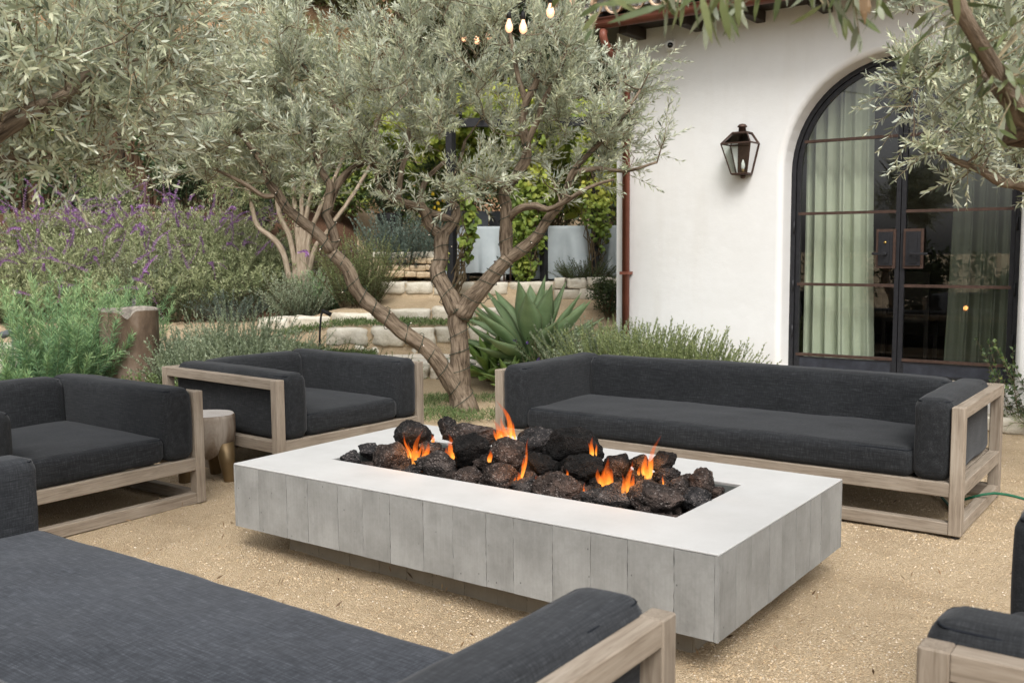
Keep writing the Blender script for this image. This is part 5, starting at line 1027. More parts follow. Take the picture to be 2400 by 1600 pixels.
for k, (p, tt, sp, m_, lab) in enumerate(((345, 8.7, .20, 'ground_leaf', 'small leafy plant at the foot of the brown jar'), (700, 9.9, .35, 'ground_leaf', 'low yellow green plant behind the armchair back'), (770, 9.7, .36, 'rosemary_leaf', 'low spreading plant left of the leaning trunk'), (840, 9.9, .34, 'ground_leaf', 'bright low plant beside the stone step'), (690, 10.7, .42, 'rosemary_leaf', 'green plant left of the hooked path light'), (760, 11.0, .40, 'ground_leaf', 'leafy plant right of the hooked path light'), (815, 10.6, .42, 'ground_leaf', 'bright plant between the leaning trunk and the steps'), (880, 10.4, .34, 'rosemary_leaf', 'low plant beneath the leaning trunk'))):
    shrub('low_plant', lab, 'plant', G(p, tt), 110, .34 if k else .42, sp, m_, .030 if k else .045, .012 if k else .02, 26, 330 + k, ang=.9, base_r=.8)
# flowering sage bank
sg_ = 'purple flowering sage bushes on the bank'
rs = np.random.default_rng(77)
sage = [(10, 14.2, 1.0, 'sage bush at the left edge drooping purple spikes to the soil'), (110, 14.6, 1.05, 'sage bush with long purple spikes above the feathery bush'), (215, 15.4, 1.15, 'tall sage bush behind the jar crowned with purple'), (60, 16.3, 1.2, 'sage bush at the back left under the olive limb'), (330, 14.5, .95, 'sage bush with a looping purple spike right of the jar'),
        (420, 15.6, 1.15, 'yellow green sage bush in the middle of the bank'), (330, 16.6, 1.2, 'sage bush at the back with the highest purple spikes'), (510, 14.9, .9, 'sage bush above the lavender with few flowers'), (560, 16.0, 1.1, 'sage bush left of the pale multi stemmed tree'), (480, 16.9, 1.15, 'hazy purple sage bush at the back right of the bank'), (620, 15.3, .85, 'sage bush at the right end of the bank'), (180, 16.9, 1.2, 'sage bush against the ivy fence'), (150, 15.3, 1.1, 'sage bush in the left middle of the bank')]
for k, (p, tt, h, lab) in enumerate(sage):
    shrub('sage_bush', lab, 'bush', G(p, tt), 190, h * .80, .80, 'sage_leaf', .095, .019, 34, 400 + k, group=sg_, ang=.85, base_r=.75, droop=.16, flowers=('purple_flower', (44 if tt > 16 else 18) if k not in (5, 7, 10) else 8, .50, .040, 44, .7), tintb=.05)
for k, (p, tt, h, sp, m_, lab) in enumerate(((290, 13.95, .55, .45, 'dark_leaf', 'dark green mound at the front of the sage bank'), (420, 13.9, .50, .48, 'dark_leaf', 'dark rosemary mound in front of the sage, above the mulch'), (545, 13.9, .42, .45, 'blue_leaf', 'low grey green mound beside the mulch'), (350, 14.6, .9, .5, 'lavender_leaf', 'grey green bush rising among the sage'), (615, 14.3, .6, .45, 'dark_leaf', 'dark bush left of the pale shrub'))):
    shrub('dark_shrub', lab, 'bush', G(p, tt), 130, h, sp, m_, .04, .009, 42, 430 + k, ang=.85, base_r=.7)
shrub('pale_shrub', 'olive grey shrub with yellow tips beside the path', 'bush', G(705, 13.9), 240, .66, .42, 'lavender_leaf', .04, .012, 50, 440, base_r=.6, tintb=.05)
shrub('rosemary_bush', 'dense green rosemary left of the steps, behind the leaning trunk', 'bush', G(845, 13.0), 260, .95, .46, 'rosemary_leaf', .04, .009, 64, 441, base_r=.55)
shrub('grassy_plant', 'fresh green spiky plant behind the pale shrub', 'plant', G(775, 14.2), 120, .60, .40, 'feathery_leaf', .12, .010, 18, 442, base_r=.6)
# pale multi stemmed tree
t = Tree(61); bb = G(705, 14.6); d = 14.6
for x1, y1, x2, y2 in ((600, 520, 570, 380), (655, 500, 640, 380), (690, 470, 680, 330), (708, 450, 715, 300), (725, 470, 760, 330), (745, 500, 800, 380), (770, 540, 850, 420)):
    t.limb([bb + RT0 * (x1 - 700) * .0006, W((x1 + 705 * 1.2) / 2.2, (y1 + 640) / 2, d), W(x1, y1, d), W(x2, y2, d + .2), W(x2 + (x2 - 700) * .3, y2 - 110, d + .3)], [.05, .042, .036, .028, .014], .5, 7)
t.branches([(W(690, 240, 14.8), (1.6, 1.0, 1.0)), (W(640, 400, 14.6), (1.0, .7, .5))], 130, .005, maxlen=2.2)
tr = thing('multi_stem_tree', 'small tree with many pale bare stems left of the steps', 'tree', bb); lv, tw = Acc(), Acc(); t.shoots(1300, (.2, .5), .085, .018, .03, lv, tw, .5, .4)
t.wood.obj('trunk', MT['pale_bark'], tr, True, bb); tag(tw.obj('twigs', MT['twig'], tr, False, bb), kind='stuff'); lv.obj('crown', MT['sage_leaf'], tr, False, bb)

# ------------------------------------------------------------------ stone steps and walls
SV, SF = None, None
def stone_piece(par, c, sx, sy, sz, ang, m, seed, org, smooth=True):
    global SV, SF
    if SV is None:
        import bmesh
        bm = bmesh.new(); bmesh.ops.create_cube(bm, size=2); bmesh.ops.subdivide_edges(bm, edges=bm.edges[:], cuts=6, use_grid_fill=True); SV = np.array([v.co[:] for v in bm.verts]); SF = np.array([[v.index for v in f.verts] for f in bm.faces]); bm.free()
    q = np.abs(SV) ** 12; P = SV / (q.sum(1) ** (1 / 12))[:, None] * np.array([sx, sy, sz]) / 2
    P = P + nrm(SV) * (vnoise(P, 4, seed) * .16 + vnoise(P, 11, seed + 1) * .13 + vnoise(P, 26, seed + 3) * .07)[:, None] * min(sx, sy, sz)
    P[:, 2] = np.minimum(P[:, 2], sz / 2 + vnoise(P, 4, seed + 2) * .006)
    c_, s_n = math.cos(ang), math.sin(ang); P = P @ np.array([[c_, s_n, 0], [-s_n, c_, 0], [0, 0, 1]])
    o = obj('stone', mesh('stone', P, SF, MT[m], smooth), par, np.array(c) - np.array(org)); return o
def course(par, tt, p0, p1, ztop, hgt_s, dep, n, m, seed, org, slope=0.0, over=.0):
    r = np.random.default_rng(seed); wd = r.uniform(.6, 1.4, n); wd /= wd.sum(); p = p0
    for k in range(n):
        pa_, pb_ = p, p + wd[k] * (p1 - p0); p = pb_; pm = (pa_ + pb_) / 2; tq = tt + slope * (pm - p0) / (p1 - p0); x, y = at_ut(pm, tq + dep / 2 + r.uniform(-.03, .03)); Ln = (pb_ - pa_) / FPX * tq * .985
        zt = (ztop(pm) if callable(ztop) else ztop) + r.uniform(-.008, .008); stone_piece(par, (x, y, zt - hgt_s / 2), Ln, dep, hgt_s * r.uniform(.92, 1.05), math.atan2(RT0[1], RT0[0]) + r.uniform(-.05, .05), m, seed * 31 + k, org)
def steps(name, label, tt, p0, p1, zt, hs, dep, n, seed, rows=1, slope=0.0, cat='stone step', m='pale_stone', group='pale stone steps behind the olive tree'):
    o_ = G((p0 + p1) / 2, tt - .1); o = thing(name, label, cat, o_, 0, group)
    course(o, tt, p0, p1, zt, hs, dep, n, m, seed, o_, slope)
    if rows > 1: course(o, tt + .06, p0 + 6, p1 - 6, zt - hs * .93, hs, dep * .8, n + 1, m, seed + 1, o_, slope)
    return o
steps('stone_step', 'lowest stone edge between the olive trunk and the agave', 10.85, 930, 1180, .175, .15, .42, 3, 500)
steps('stone_step', 'stone step with green creeping plants above it', 11.93, 770, 1190, .53, .22, .50, 5, 501, 2)
steps('stone_step', 'long stone edge of the sandy landing', 12.58, 610, 1190, lambda p: .60 + .125 * min(max((p - 640) / 400, 0), 1), .17, .50, 6, 502)
steps('stone_step', 'uppermost stone edge of the terrace with the covered tables', 13.40, 880, 1460, 1.015, .17, .50, 7, 503)
steps('stone_wall', 'low stacked stone wall at the left edge below the path', 11.2, -60, 150, .42, .17, .40, 4, 505, 3, 0, 'stone wall', 'pale_stone', None)
ow = G(940, 14.1); o = thing('dry_stone_wall', 'curved dry stone wall holding the blue green shrub', 'stone wall', ow)
for row in range(4): course(o, 14.1 + .02 * row, 876, 1060, 1.06 + .094 * (row + 1), .088, .26, 6, 'wall_stone' if row < 3 else 'pale_stone', 510 + row, ow)
o_ = G(1400, 13.0); o = thing('terrace_wall', 'stone retaining wall right of the agave, half grown over', 'stone wall', o_)
for row in range(3): course(o, 13.2, 1300, 1470, .62 + .15 * (row + 1), .145, .3, 4, 'pale_stone', 520 + row, o_)
a_ = Acc(); T_ = np.linspace(10.95, 11.95, 12); pv = thing('stone_paving', 'pale flagstones of the landing behind the olive trunk', 'paving', G(1030, 11.4))
r_ = np.random.default_rng(8)
for row, tt in enumerate((11.42, 11.78)):
    for k in range(4):
        p = 870 + k * 98 + (row % 2) * 38; c = G(p, tt, -.012); stone_piece(pv, c, 98 / FPX * tt * .985, .40 if row == 0 else .29, .06, math.atan2(RT0[1], RT0[0]), 'paver_stone', 540 + row * 7 + k, G(1030, 11.4))
# ground cover strip between the steps and grass tufts at the olive's foot
def tufts(name, label, t0, t1, p0, p1, n, leafm, L, wd, seed, lift=0.0, cat='ground cover', dens=-.1, sc=2.2):
    r = np.random.default_rng(seed); tt = r.uniform(t0, t1, n); pp = r.uniform(p0, p1, n); s = (pp - 1200) / FPX * tt; X = FW0[0] * tt + RT0[0] * s; Y = FW0[1] * tt + RT0[1] * s
    ok = vnoise(np.stack([X, Y, X * 0], -1), sc, seed) + r.uniform(-.4, .4, n) > dens; X, Y = X[ok], Y[ok]; P = np.stack([X, Y, hgt(X, Y) + lift + r.uniform(0, .035, len(X))], -1)
    D = r.normal(0, .7, (len(X), 3)); D[:, 2] = np.abs(D[:, 2]) + .25; a = Acc(); add_leaves(a, P, D, r.normal(size=(len(X), 3)) + np.array([0, 0, 1.]), L * r.uniform(.6, 1.3, len(X)), wd, r); o = a.obj(name, MT[leafm]); return tag(o, label, cat, None, 'stuff')
tufts('creeping_plants', 'green creeping plants between the stone steps', 12.05, 12.6, 640, 1180, 7000, 'ground_leaf', .05, .012, 600, .01, dens=-.5)
tufts('creeping_plants', 'creeping plants in front of the second stone step', 11.7, 11.95, 640, 880, 2200, 'ground_leaf', .05, .013, 601, .01, dens=-.5)
tufts('grass_tufts', 'thin green weeds around the foot of the olive trunk', 8.35, 9.8, 960, 1170, 9000, 'ground_leaf', .05, .006, 602, .0, 'weeds', dens=.0, sc=3.0)
tufts('ground_cover', 'low green planting along the foot of the sofa backs', 8.6, 9.6, 60, 660, 5200, 'ground_leaf', .05, .018, 603, .0, dens=-.1)
tufts('fallen_leaves', 'dry leaves fallen on the gravel', 2.4, 8.8, 200, 2400, 420, 'dry_leaf', .040, .009, 604, .004, 'leaves', dens=-2)

# ------------------------------------------------------------------ agaves and the planting by the wall
def agave(base, label, n, L, wd, m, seed, group=None, up0=82, up1=2):
    r = np.random.default_rng(seed); o = thing('agave', label, 'agave', base, 0, group); K = 13; s = np.linspace(0, 1, K)
    for k in range(n):
        f = k / (n - 1); el = R(up0 + (up1 - up0) * f ** .62 + r.uniform(-6, 6)); az = k * 2.39996 + r.uniform(-.15, .15); Ln = L * (.72 + .38 * math.sin(math.pi * min(f * .8 + .25, 1))) * r.uniform(.9, 1.1); Wd = wd * r.uniform(.85, 1.12)
        bend = r.uniform(-.05, .30) * (1 if f > .3 else .3); e = el - bend * s * 1.2 + .25 * s ** 2 * (f > .5); hx = np.cumsum(np.cos(e)) * Ln / K; hz = np.cumsum(np.sin(e)) * Ln / K; hx -= hx[0]; hz -= hz[0]
        w_ = Wd * np.interp(s, [0, .15, .45, .62, .85, .96, 1], [.42, .38, .92, .96, .38, .10, .0]); nx, nz = -np.sin(e), np.cos(e); V = []; ed = []
        for q in range(K):
            for v, dz in ((-1, .30), (-.55, .08), (0, -.06), (.55, .08), (1, .30)):
                V.append((hx[q] + nx[q] * dz * w_[q] * .55 + .06 * L, v * w_[q] / 2, hz[q] + nz[q] * dz * w_[q] * .55)); ed.append(max(abs(v), s[q] ** 6))
        for q in range(K):
            for v, dz in ((.5, .0), (0, -.20), (-.5, .0)): V.append((hx[q] + nx[q] * (dz * w_[q] * .6 - .004) + .06 * L, v * w_[q] / 2, hz[q] + nz[q] * (dz * w_[q] * .6 - .004))); ed.append(0)
        V = np.array(V); F = []; o2 = K * 5
        for q in range(K - 1):
            for c in range(4): F.append((q * 5 + c, q * 5 + c + 1, q * 5 + 5 + c + 1, q * 5 + 5 + c))
            F += [(q * 5 + 4, o2 + q * 3, o2 + q * 3 + 3, q * 5 + 9), (o2 + q * 3, o2 + q * 3 + 1, o2 + q * 3 + 4, o2 + q * 3 + 3), (o2 + q * 3 + 1, o2 + q * 3 + 2, o2 + q * 3 + 5, o2 + q * 3 + 4), (o2 + q * 3 + 2, q * 5, q * 5 + 5, o2 + q * 3 + 5)]
        obj('leaf', mesh('leaf', V, np.array(F), MT[m], True, {'edge': ed}), o, (0, 0, .10 * L * (1 - f)), (0, 0, az))
    V, F, _ = tube([(0, 0, -.05), (0, 0, .12 * L)], [.05, .04], 10); obj('stem', mesh('stem', V, F, MT['brown_stem'], True), o); return o
ag = G(1250, 10.55); ag[2] = .22
agave(ag, 'big blue green agave between the olive trunk and the house', 40, .92, .265, 'agave_leaf', 701)
agave(G(1148, 10.5, .10), 'yellow green agave rosette at the left foot of the big one', 26, .50, .14, 'bright_agave_leaf', 702, 'small agaves')
agave(G(1195, 10.2, .05), 'smallest agave rosette in front, just behind the sofa corner', 18, .36, .11, 'bright_agave_leaf', 703, 'small agaves')
agave(G(1385, 10.0, .12), 'green agave rosette half hidden right of the big one', 18, .50, .12, 'bright_agave_leaf', 704, 'small agaves')
shrub('violet_flower_plant', 'dark leafed plant with violet flowers in front of the big agave', 'plant', G(1325, 9.75), 120, .62, .36, 'dark_leaf', .05, .018, 22, 710, ang=.9, base_r=.7, flowers=('violet_flower', 16, .05, .028, 9, .1), tintb=.15)
shrub('white_flower_plant', 'grey leafed plant with tiny white flowers left of the rosemary', 'plant', G(1400, 9.2), 200, .62, .38, 'lavender_leaf', .038, .012, 40, 711, base_r=.6, flowers=('white_flower', 60, .03, .012, 6, .0), ang=.85)
rg = 'rosemary bushes along the house wall'
for k, (p, tt, n, h, sp, lab) in enumerate(((1395, 9.75, 260, .72, .40, 'grey rosemary bush at the house corner under the downspout'), (1470, 9.3, 360, .74, .44, 'fullest rosemary bush right of the downspout'), (1565, 8.9, 360, .72, .44, 'upright rosemary bush under the wall lantern side'), (1640, 8.55, 300, .60, .36, 'rosemary bush at the right end of the row'))):
    shrub('rosemary_bush', lab, 'bush', G(p, tt), n, h, sp, 'rosemary_leaf' if k else 'lavender_leaf', .036, .0098, 95, 720 + k, group=rg, base_r=.75, droop=.02, ang=.8, stem='green_stem')
shrub('blue_green_plant', 'low blue green plant between the rosemary and the doors', 'plant', G(1722, 8.2), 190, .36, .40, 'blue_leaf', .028, .012, 26, 730, base_r=.85)
# right hand bed: rose, curb
for k, x in enumerate((-1.42, -.98, -.55, -.1)): stone_piece(sb, (x, 8.63, .055), .42, .20, .13, .03, 'pale_stone', 560 + k, (-.8, 8.45, 0))
shrub('rose_bush', 'dark glossy leafed bush at the right edge beside the door', 'bush', np.array([-1.12, 8.80, 0.02]), 46, .75, .36, 'ivy_leaf', .055, .036, 20, 740, ang=1.0, base_r=.8, tintb=-.12)
shrub('grassy_plant', 'fine grassy green plant spilling over the kerb at the right edge', 'plant', np.array([-.95, 8.78, 0.02]), 170, .34, .36, 'rosemary_leaf', .07, .005, 20, 741, base_r=.8, droop=.3)
# ------------------------------------------------------------------ upper terrace: covered tables, pergola, vines
def covered_table(base, Wd, Dp, H, rz, label, seed):
    r = np.random.default_rng(seed); o = thing('covered_table', label, 'table', base, rz, 'outdoor tables under grey covers'); n = 96; u = np.arange(n) / n * 4; 
    side = u.astype(int) % 4; f = u - np.floor(u); cs = np.array([(-1, -1), (1, -1), (1, 1), (-1, 1)]); P0 = cs[side] + (cs[(side + 1) % 4] - cs[side]) * f[:, None]; c_ = np.maximum(np.abs(P0).max(1), 1e-6)
    V = [(0, 0, H + .012)]; rings = [(.5, H + .012, 0), (.9, H + .010, 0), (.985, H + .002, 0), (1.005, H - .03, .02)] + [(1.01 + .26 * k, H - .03 - (H - .10) * k, k) for k in np.linspace(.12, 1, 8)]
    ph = r.uniform(0, 6.28, 4); corner = np.exp(-((np.minimum(f, 1 - f)) / .10) ** 2); fold = .5 * np.sin(u * 6.283 * 1.6 + ph[0]) + .4 * np.sin(u * 6.283 * 2.7 + ph[1]) + .25 * np.sin(u * 6.283 * 5.1 + ph[2])
    for q, z, k in rings:
        s = q + k * (.30 * fold + .18 * corner); zz = z - k * .05 * np.sin(u * 1.57 + ph[3]) - k * .05 * corner + k * .09 * (fold > .45) * fold
        V += [(P0[i, 0] * Wd / 2 * s[i], P0[i, 1] * Dp / 2 * s[i], max(zz[i], .02)) for i in range(n)]
    F3 = np.array([(0, 1 + i, 1 + (i + 1) % n) for i in range(n)]); m_ = len(rings); i = np.arange(m_ - 1)[:, None] * n + 1; j = np.arange(n)[None]; k = (j + 1) % n; F4 = np.stack([i + j, i + n + j, i + n + k, i + k], -1).reshape(-1, 4)
    obj('cover', mesh('cover', V, [F3, F4], MT['cover_cloth'], True), o)
    box('tabletop', (-Wd / 2 + .02, -Dp / 2 + .02, H - .04), (Wd / 2 - .02, Dp / 2 - .02, H), MT['dark_wood'], o)
    for sx in (-1, 1):
        for sy in (-1, 1): box('leg', (sx * (Wd / 2 - .08) - .025, sy * (Dp / 2 - .08) - .025, 0), (sx * (Wd / 2 - .08) + .025, sy * (Dp / 2 - .08) + .025, H - .04), MT['black_metal'], o)
ct = R(35)
for k, (p, tt, wd, dp, lab) in enumerate(((1150, 14.4, .84, .8, 'grey covered table left of the vine clad post'), (1240, 14.9, .80, .8, 'grey covered table half hidden by the olive fork'), (1322, 14.5, .80, .9, 'grey covered table right of the vine clad post'), (1392, 14.7, .74, .8, 'grey covered table behind the leafy post'), (1450, 14.4, .50, .8, 'grey covered table beside the house corner'))):
    covered_table(G(p, tt), wd, dp, .755, ct + (.1 if k == 0 else 0), lab, 800 + k)
# folded grey chairs stacked by the tables
for k, (p, tt) in enumerate(((1112, 15.3), (1180, 15.6))):
    b_ = G(p, tt); o = thing('folding_chair', ('slate blue chair back above the left covered table', 'slate blue chair back behind the olive fork')[k], 'chair', b_, ct, 'chairs on the upper terrace')
    box('seat', (-.22, -.2, .43), (.22, .2, .46), MT['grey_plastic'], o); beam('backrest', (0, .22, .47), (0, .36, 1.02), .44, .03, MT['grey_plastic'], o)
    for sx in (-.2, .2):
        for sy in (-.17, .17): box('leg', (sx - .018, sy - .018, 0), (sx + .018, sy + .018, .43), MT['black_metal'], o)
# pergola
pg = thing('pergola', 'black pergola over the covered tables', 'pergola', G(1250, 14.4)); po = G(1250, 14.4)
PZ = 3.12
for p, tt in ((1276, 13.75), (1396, 13.75), (1262, 17.0), (1420, 17.0)):
    g = G(p, tt); beam('post', np.array(g) - po, np.array((g[0], g[1], PZ)) - po, .085, .085, MT['black_metal'], pg)
for tt in (13.75, 17.0): beam('beam', np.array((*at_ut(1080, tt), PZ + .06)) - po, np.array((*at_ut(1500, tt), PZ + .06)) - po, .08, .12, MT['black_metal'], pg)
for k in range(9): beam('rafter', np.array((*at_ut(1085 + k * 50, 13.4), PZ + .15)) - po, np.array((*at_ut(1085 + k * 50 * .9, 17.4), PZ + .15)) - po, .05, .06, MT['black_metal'], pg)
# light pole with festoon bulbs
lp = G(1062, 13.05); pole = thing('light_pole', 'tall black steel post behind the olive fork carrying the bulb string', 'post', lp); ptop = W(1067, 62, 13.05)[2]
beam('post', (0, 0, -.1), (0, 0, ptop - lp[2]), .098, .098, MT['black_metal'], pole); beam('post_cap', (0, 0, ptop - lp[2]), (0, 0, ptop - lp[2] + .02), .11, .11, MT['black_metal'], pole)
a0 = np.array([lp[0], lp[1], ptop - .02])
fs = thing('festoon_lights', 'string of glowing amber bulbs hanging from the black post towards the house', 'string lights', a0)
cab = [a0, W(1120, 56, 11.6), W(1160, 45, 10.2), W(1190, 28, 9.2), W(1222, 8, 8.4), W(1260, -25, 7.6), W(1300, -70, 6.8)]; P2, _ = resample(cab, [1] * 7, .1); V, F, _ = tube(P2 - a0, .0055, 6); obj('cable', mesh('cable', V, F, MT['bulb_socket'], True), fs)
cab2 = [a0, W(1110, 70, 12.3), W(1160, 60, 11.8), W(1200, 20, 11.0), W(1230, -30, 10.4)]; P2, _ = resample(cab2, [1] * 5, .1); V, F, _ = tube(P2 - a0, .0055, 6); obj('cable', mesh('cable', V, F, MT['bulb_socket'], True), fs)
gv, gf = lathe([(.012, 0), (.014, -.012), (.030, -.055), (.033, -.075), (.027, -.098), (.012, -.112), (.001, -.114)], 16); sv, sf = lathe([(.001, .062), (.013, .06), (.016, .045), (.0185, .04), (.0185, .002), (.013, -.002)], 14)
gm, sm = mesh('bulb', gv, gf, MT['bulb_glass'], True), mesh('socket', sv, sf, MT['bulb_socket'], True); fv = Acc()
for q in range(4):
    c, s_n = math.cos(q * 1.57), math.sin(q * 1.57); fv.add(*tube([(c * .004, s_n * .004, -.02), (c * .012, s_n * .012, -.06), (c * .005, s_n * .005, -.085)], .0018, 4)[:2])
fm = fv.mesh('filament', MT['filament'])
for x, y, d in ((1087, 76, 11.6), (1118, 80, 11.2), (1145, 72, 11.2), (1193, 44, 8.3), (1226, 46, 8.2), (1290, 8, 8.0)):
    p = W(x, y, d); s_ = obj('socket', sm, fs, p - a0); b_ = obj('bulb', gm, s_, (0, 0, 0)); obj('filament', fm, s_, (0, 0, 0))
    near = min((np.array(q) for q in P2), key=lambda q: np.linalg.norm(q - p)); allp = np.vstack([resample(cab, [1] * 7, .1)[0], P2]); k = np.argmin(np.linalg.norm((allp - p)[:, :2], axis=1) + 0.0 * allp[:, 2]); q = allp[k]
    V, F, _ = tube([p - a0 + (0, 0, .058), (q - a0)], .004, 5); obj('drop_wire', mesh('drop_wire', V, F, MT['bulb_socket']), fs)
# grape vines
def vine(label, base, cens, n, seed, leaf=.085, cat='vine', m='vine_leaf', tb=0.0, group='vines on the terrace'):
    o = thing('grape_vine', label, cat, base, 0, group); r = np.random.default_rng(seed); lv = Acc(); st = Acc(); base = np.asarray(base)
    wts = np.array([np.prod(c[1]) ** .8 for c in cens]); wts /= wts.sum()
    for (c, rad), w_ in zip(cens, wts):
        k = int(n * w_) + 20; d = nrm(r.normal(size=(k, 3))); q = r.random((k, 1)) ** .4; loc = d * q * np.array(rad); P = np.asarray(c) + RT0 * loc[:, :1] + FW0 * loc[:, 1:2] + np.array([0, 0, 1.]) * loc[:, 2:]
        ok = vnoise(P, 2.4, seed) > -.45; P = P[ok]; d = d[ok]; k = len(P)
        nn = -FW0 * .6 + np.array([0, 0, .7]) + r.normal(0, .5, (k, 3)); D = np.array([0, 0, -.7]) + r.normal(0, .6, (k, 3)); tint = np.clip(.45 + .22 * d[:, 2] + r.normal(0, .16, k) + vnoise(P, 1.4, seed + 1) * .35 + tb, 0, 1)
        add_leaves(lv, P, D, nn, leaf * r.uniform(.6, 1.2, k), leaf * .95 * r.uniform(.6, 1.2, k), r, tint, True, .12, .1)
        m_ = 8; E_ = np.asarray(c) + nrm(r.normal(size=(m_, 3))) * np.array(rad).min() * .8; PP = np.stack([base + (E_ - base) * s + r.normal(0, .06, (m_, 3)) * (s * (1 - s) * 4) for s in np.linspace(0, 1, 7)], 1); strand_tubes(st, PP, .010, .004, 4)
    lv.obj('foliage', MT[m], o, False, base); st.obj('stems', MT['brown_stem'], o, False, base)
vine('yellow green vine clothing the black post in the middle of the terrace', G(1240, 13.7), [(W(1245, 430, 13.7), (.30, .28, .62)), (W(1235, 560, 13.65), (.26, .25, .50)), (W(1228, 620, 13.6), (.17, .18, .22)), (W(1250, 300, 13.8), (.42, .4, .5))], 2600, 820)
vine('leafy vine hanging on the post beside the house corner', G(1396, 13.75), [(W(1400, 470, 13.7), (.22, .2, .42)), (W(1408, 540, 13.7), (.13, .12, .26)), (W(1390, 350, 13.8), (.3, .3, .4))], 900, 821, .075, tb=-.12)
vine('vine with big leaves climbing the tall black light post', lp, [(W(1092, 470, 13.0), (.09, .12, .42)), (W(1097, 560, 13.0), (.08, .10, .26)), (W(1050, 600, 13.1), (.05, .06, .2)), (W(1106, 520, 13.0), (.08, .1, .2))], 150, 822, .11, tb=-.12)
vine('golden green vine spread over the pergola roof', G(1262, 17.0), [(W(1140, 260, 14.6), (.85, .7, .42)), (W(1000, 300, 14.8), (.6, .6, .35)), (W(1330, 300, 14.4), (.8, .7, .42)), (W(1420, 330, 14.3), (.35, .5, .5)), (W(1200, 350, 14.9), (.95, .5, .5)), (W(1080, 240, 15.0), (.5, .5, .28)), (W(880, 290, 15.2), (.45, .5, .42)), (W(1330, 410, 15.6), (1.0, .5, .65)), (W(1020, 420, 16.0), (.6, .4, .5))], 15000, 823, .10, tb=.12)
# lemon tree
t = Tree(71); bb = G(1010, 15.6); t.limb([bb, bb + (0, 0, .5), bb + (.1, 0, 1.0)], [.05, .045, .03], .5, 7); t.branches([(W(1020, 450, 15.5), (.55, .5, .55))], 50, .005)
tr = thing('lemon_tree', 'small lemon tree with yellow fruit behind the black post', 'tree', bb); lv, tw = Acc(), Acc(); t.shoots(130, (.12, .25), .085, .04, .03, lv, tw, .3, .5); t.wood.obj('trunk', MT['bark'], tr, True, bb); lv.obj('crown', MT['ivy_leaf'], tr, False, bb); tag(tw.obj('twigs', MT['twig'], tr, False, bb), kind='stuff')
lemv = rock_shape(IV3, 3, .02) * np.array([.033, .033, .042]); lemm = mesh('lemon', lemv, IF3, MT['lemon'], True, {'tint': np.full(len(lemv), .5)})
for x, y in ((1008, 479), (1018, 487), (1003, 492), (1027, 477), (1002, 516), (1030, 492), (985, 505), (1015, 455), (1040, 470)): obj('lemon', lemm, tr, W(x, y, 15.2) - bb)
# blue shrub in the walled bed, pots, lantern on the step
shrub('blue_shrub', 'rounded blue green shrub in the dry stone bed', 'bush', G(945, 14.5), 280, 1.02, .52, 'blue_leaf', .05, .017, 60, 830, base_r=.6)
shrub('rosemary_bush', 'low dark rosemary in front of the covered tables', 'bush', G(1372, 13.7), 150, .34, .38, 'dark_leaf', .05, .007, 40, 831, base_r=.75, tintb=.12)
cloud('creeping_bush', 'dark creeping bush covering the retaining wall by the house', 'bush', G(1425, 12.6), W(1425, 690, 12.6), (.30, .25, .25), 2200, 'dark_leaf', .045, .02, 832, tb=.08)
pt = thing('planter_pot', 'wide black pot behind the blue green shrub', 'pot', G(920, 15.6)); zt = W(920, 500, 15.6)[2] - G(920, 15.6)[2]
V, F = lathe([(.001, 0), (.12, 0), (.19, zt - .09), (.215, zt - .09), (.215, zt), (.185, zt), (.17, zt - .06), (.001, zt - .07)], 28); obj('pot_body', mesh('pot_body', V, F, MT['black_plastic'], False), pt)
cloud('potted_bush', 'dark bush growing in the wide black pot', 'bush', G(920, 15.6) + (0, 0, zt - .06), W(915, 450, 15.6), (.4, .4, .45), 1500, 'dark_leaf', .07, .03, 834)
ln = thing('floor_lantern', 'small white and black lantern standing on the top step', 'lantern', G(1180, 13.62)); 
for sx in (-1, 1):
    for sy in (-1, 1): box('post', (sx * .075 - .009, sy * .075 - .009, .02), (sx * .075 + .009, sy * .075 + .009, .28), MT['bronze'], ln)
box('base', (-.09, -.09, 0), (.09, .09, .02), MT['bronze'], ln); box('lid', (-.09, -.09, .28), (.09, .09, .30), MT['bronze'], ln)
V, F = lathe([(.001, .02), (.04, .02), (.04, .16), (.001, .165)], 16); obj('candle', mesh('candle', V, F, MT['white_plastic'], True), ln)
# path lights
g = G(745, 10.6); o = thing('path_light', 'black hooked path light beside the stone step', 'garden light', g); H = W(755, 730, 10.6)[2] - g[2]
P2, _ = resample([(0, 0, -.05), (.01, 0, H * .6), (.035, 0, H - .03), (.06, .02, H)], [1] * 4, .03); P2 = P2[:, :1] * RT0 + P2[:, 2:] * np.array([0, 0, 1.]); V, F, _ = tube(P2, .011, 8); obj('stake', mesh('stake', V, F, MT['black_metal'], True), o); e = P2[-1]; V, F, _ = tube([e - RT0 * .02 + (0, 0, .012), e + RT0 * .08 - (0, 0, .035)], [.018, .026], 12); obj('lamp_head', mesh('lamp_head', V, F, MT['black_metal'], True), o)
g = G(20, 10.9); o = thing('spot_light', 'dark grey spotlight angled up at the left edge', 'garden light', g); h0 = W(30, 775, 10.9) - g
V, F, _ = tube([(0, 0, -.05), h0 * np.array([1, 1, 1.0])], .012, 8); obj('stake', mesh('stake', V, F, MT['grey_plastic'], True), o); V, F, _ = tube([h0 - RT0 * .12 - (0, 0, .05), h0 + RT0 * .10 + (0, 0, .03)], [.042, .036], 14); obj('lamp_head', mesh('lamp_head', V, F, MT['grey_plastic'], True), o)
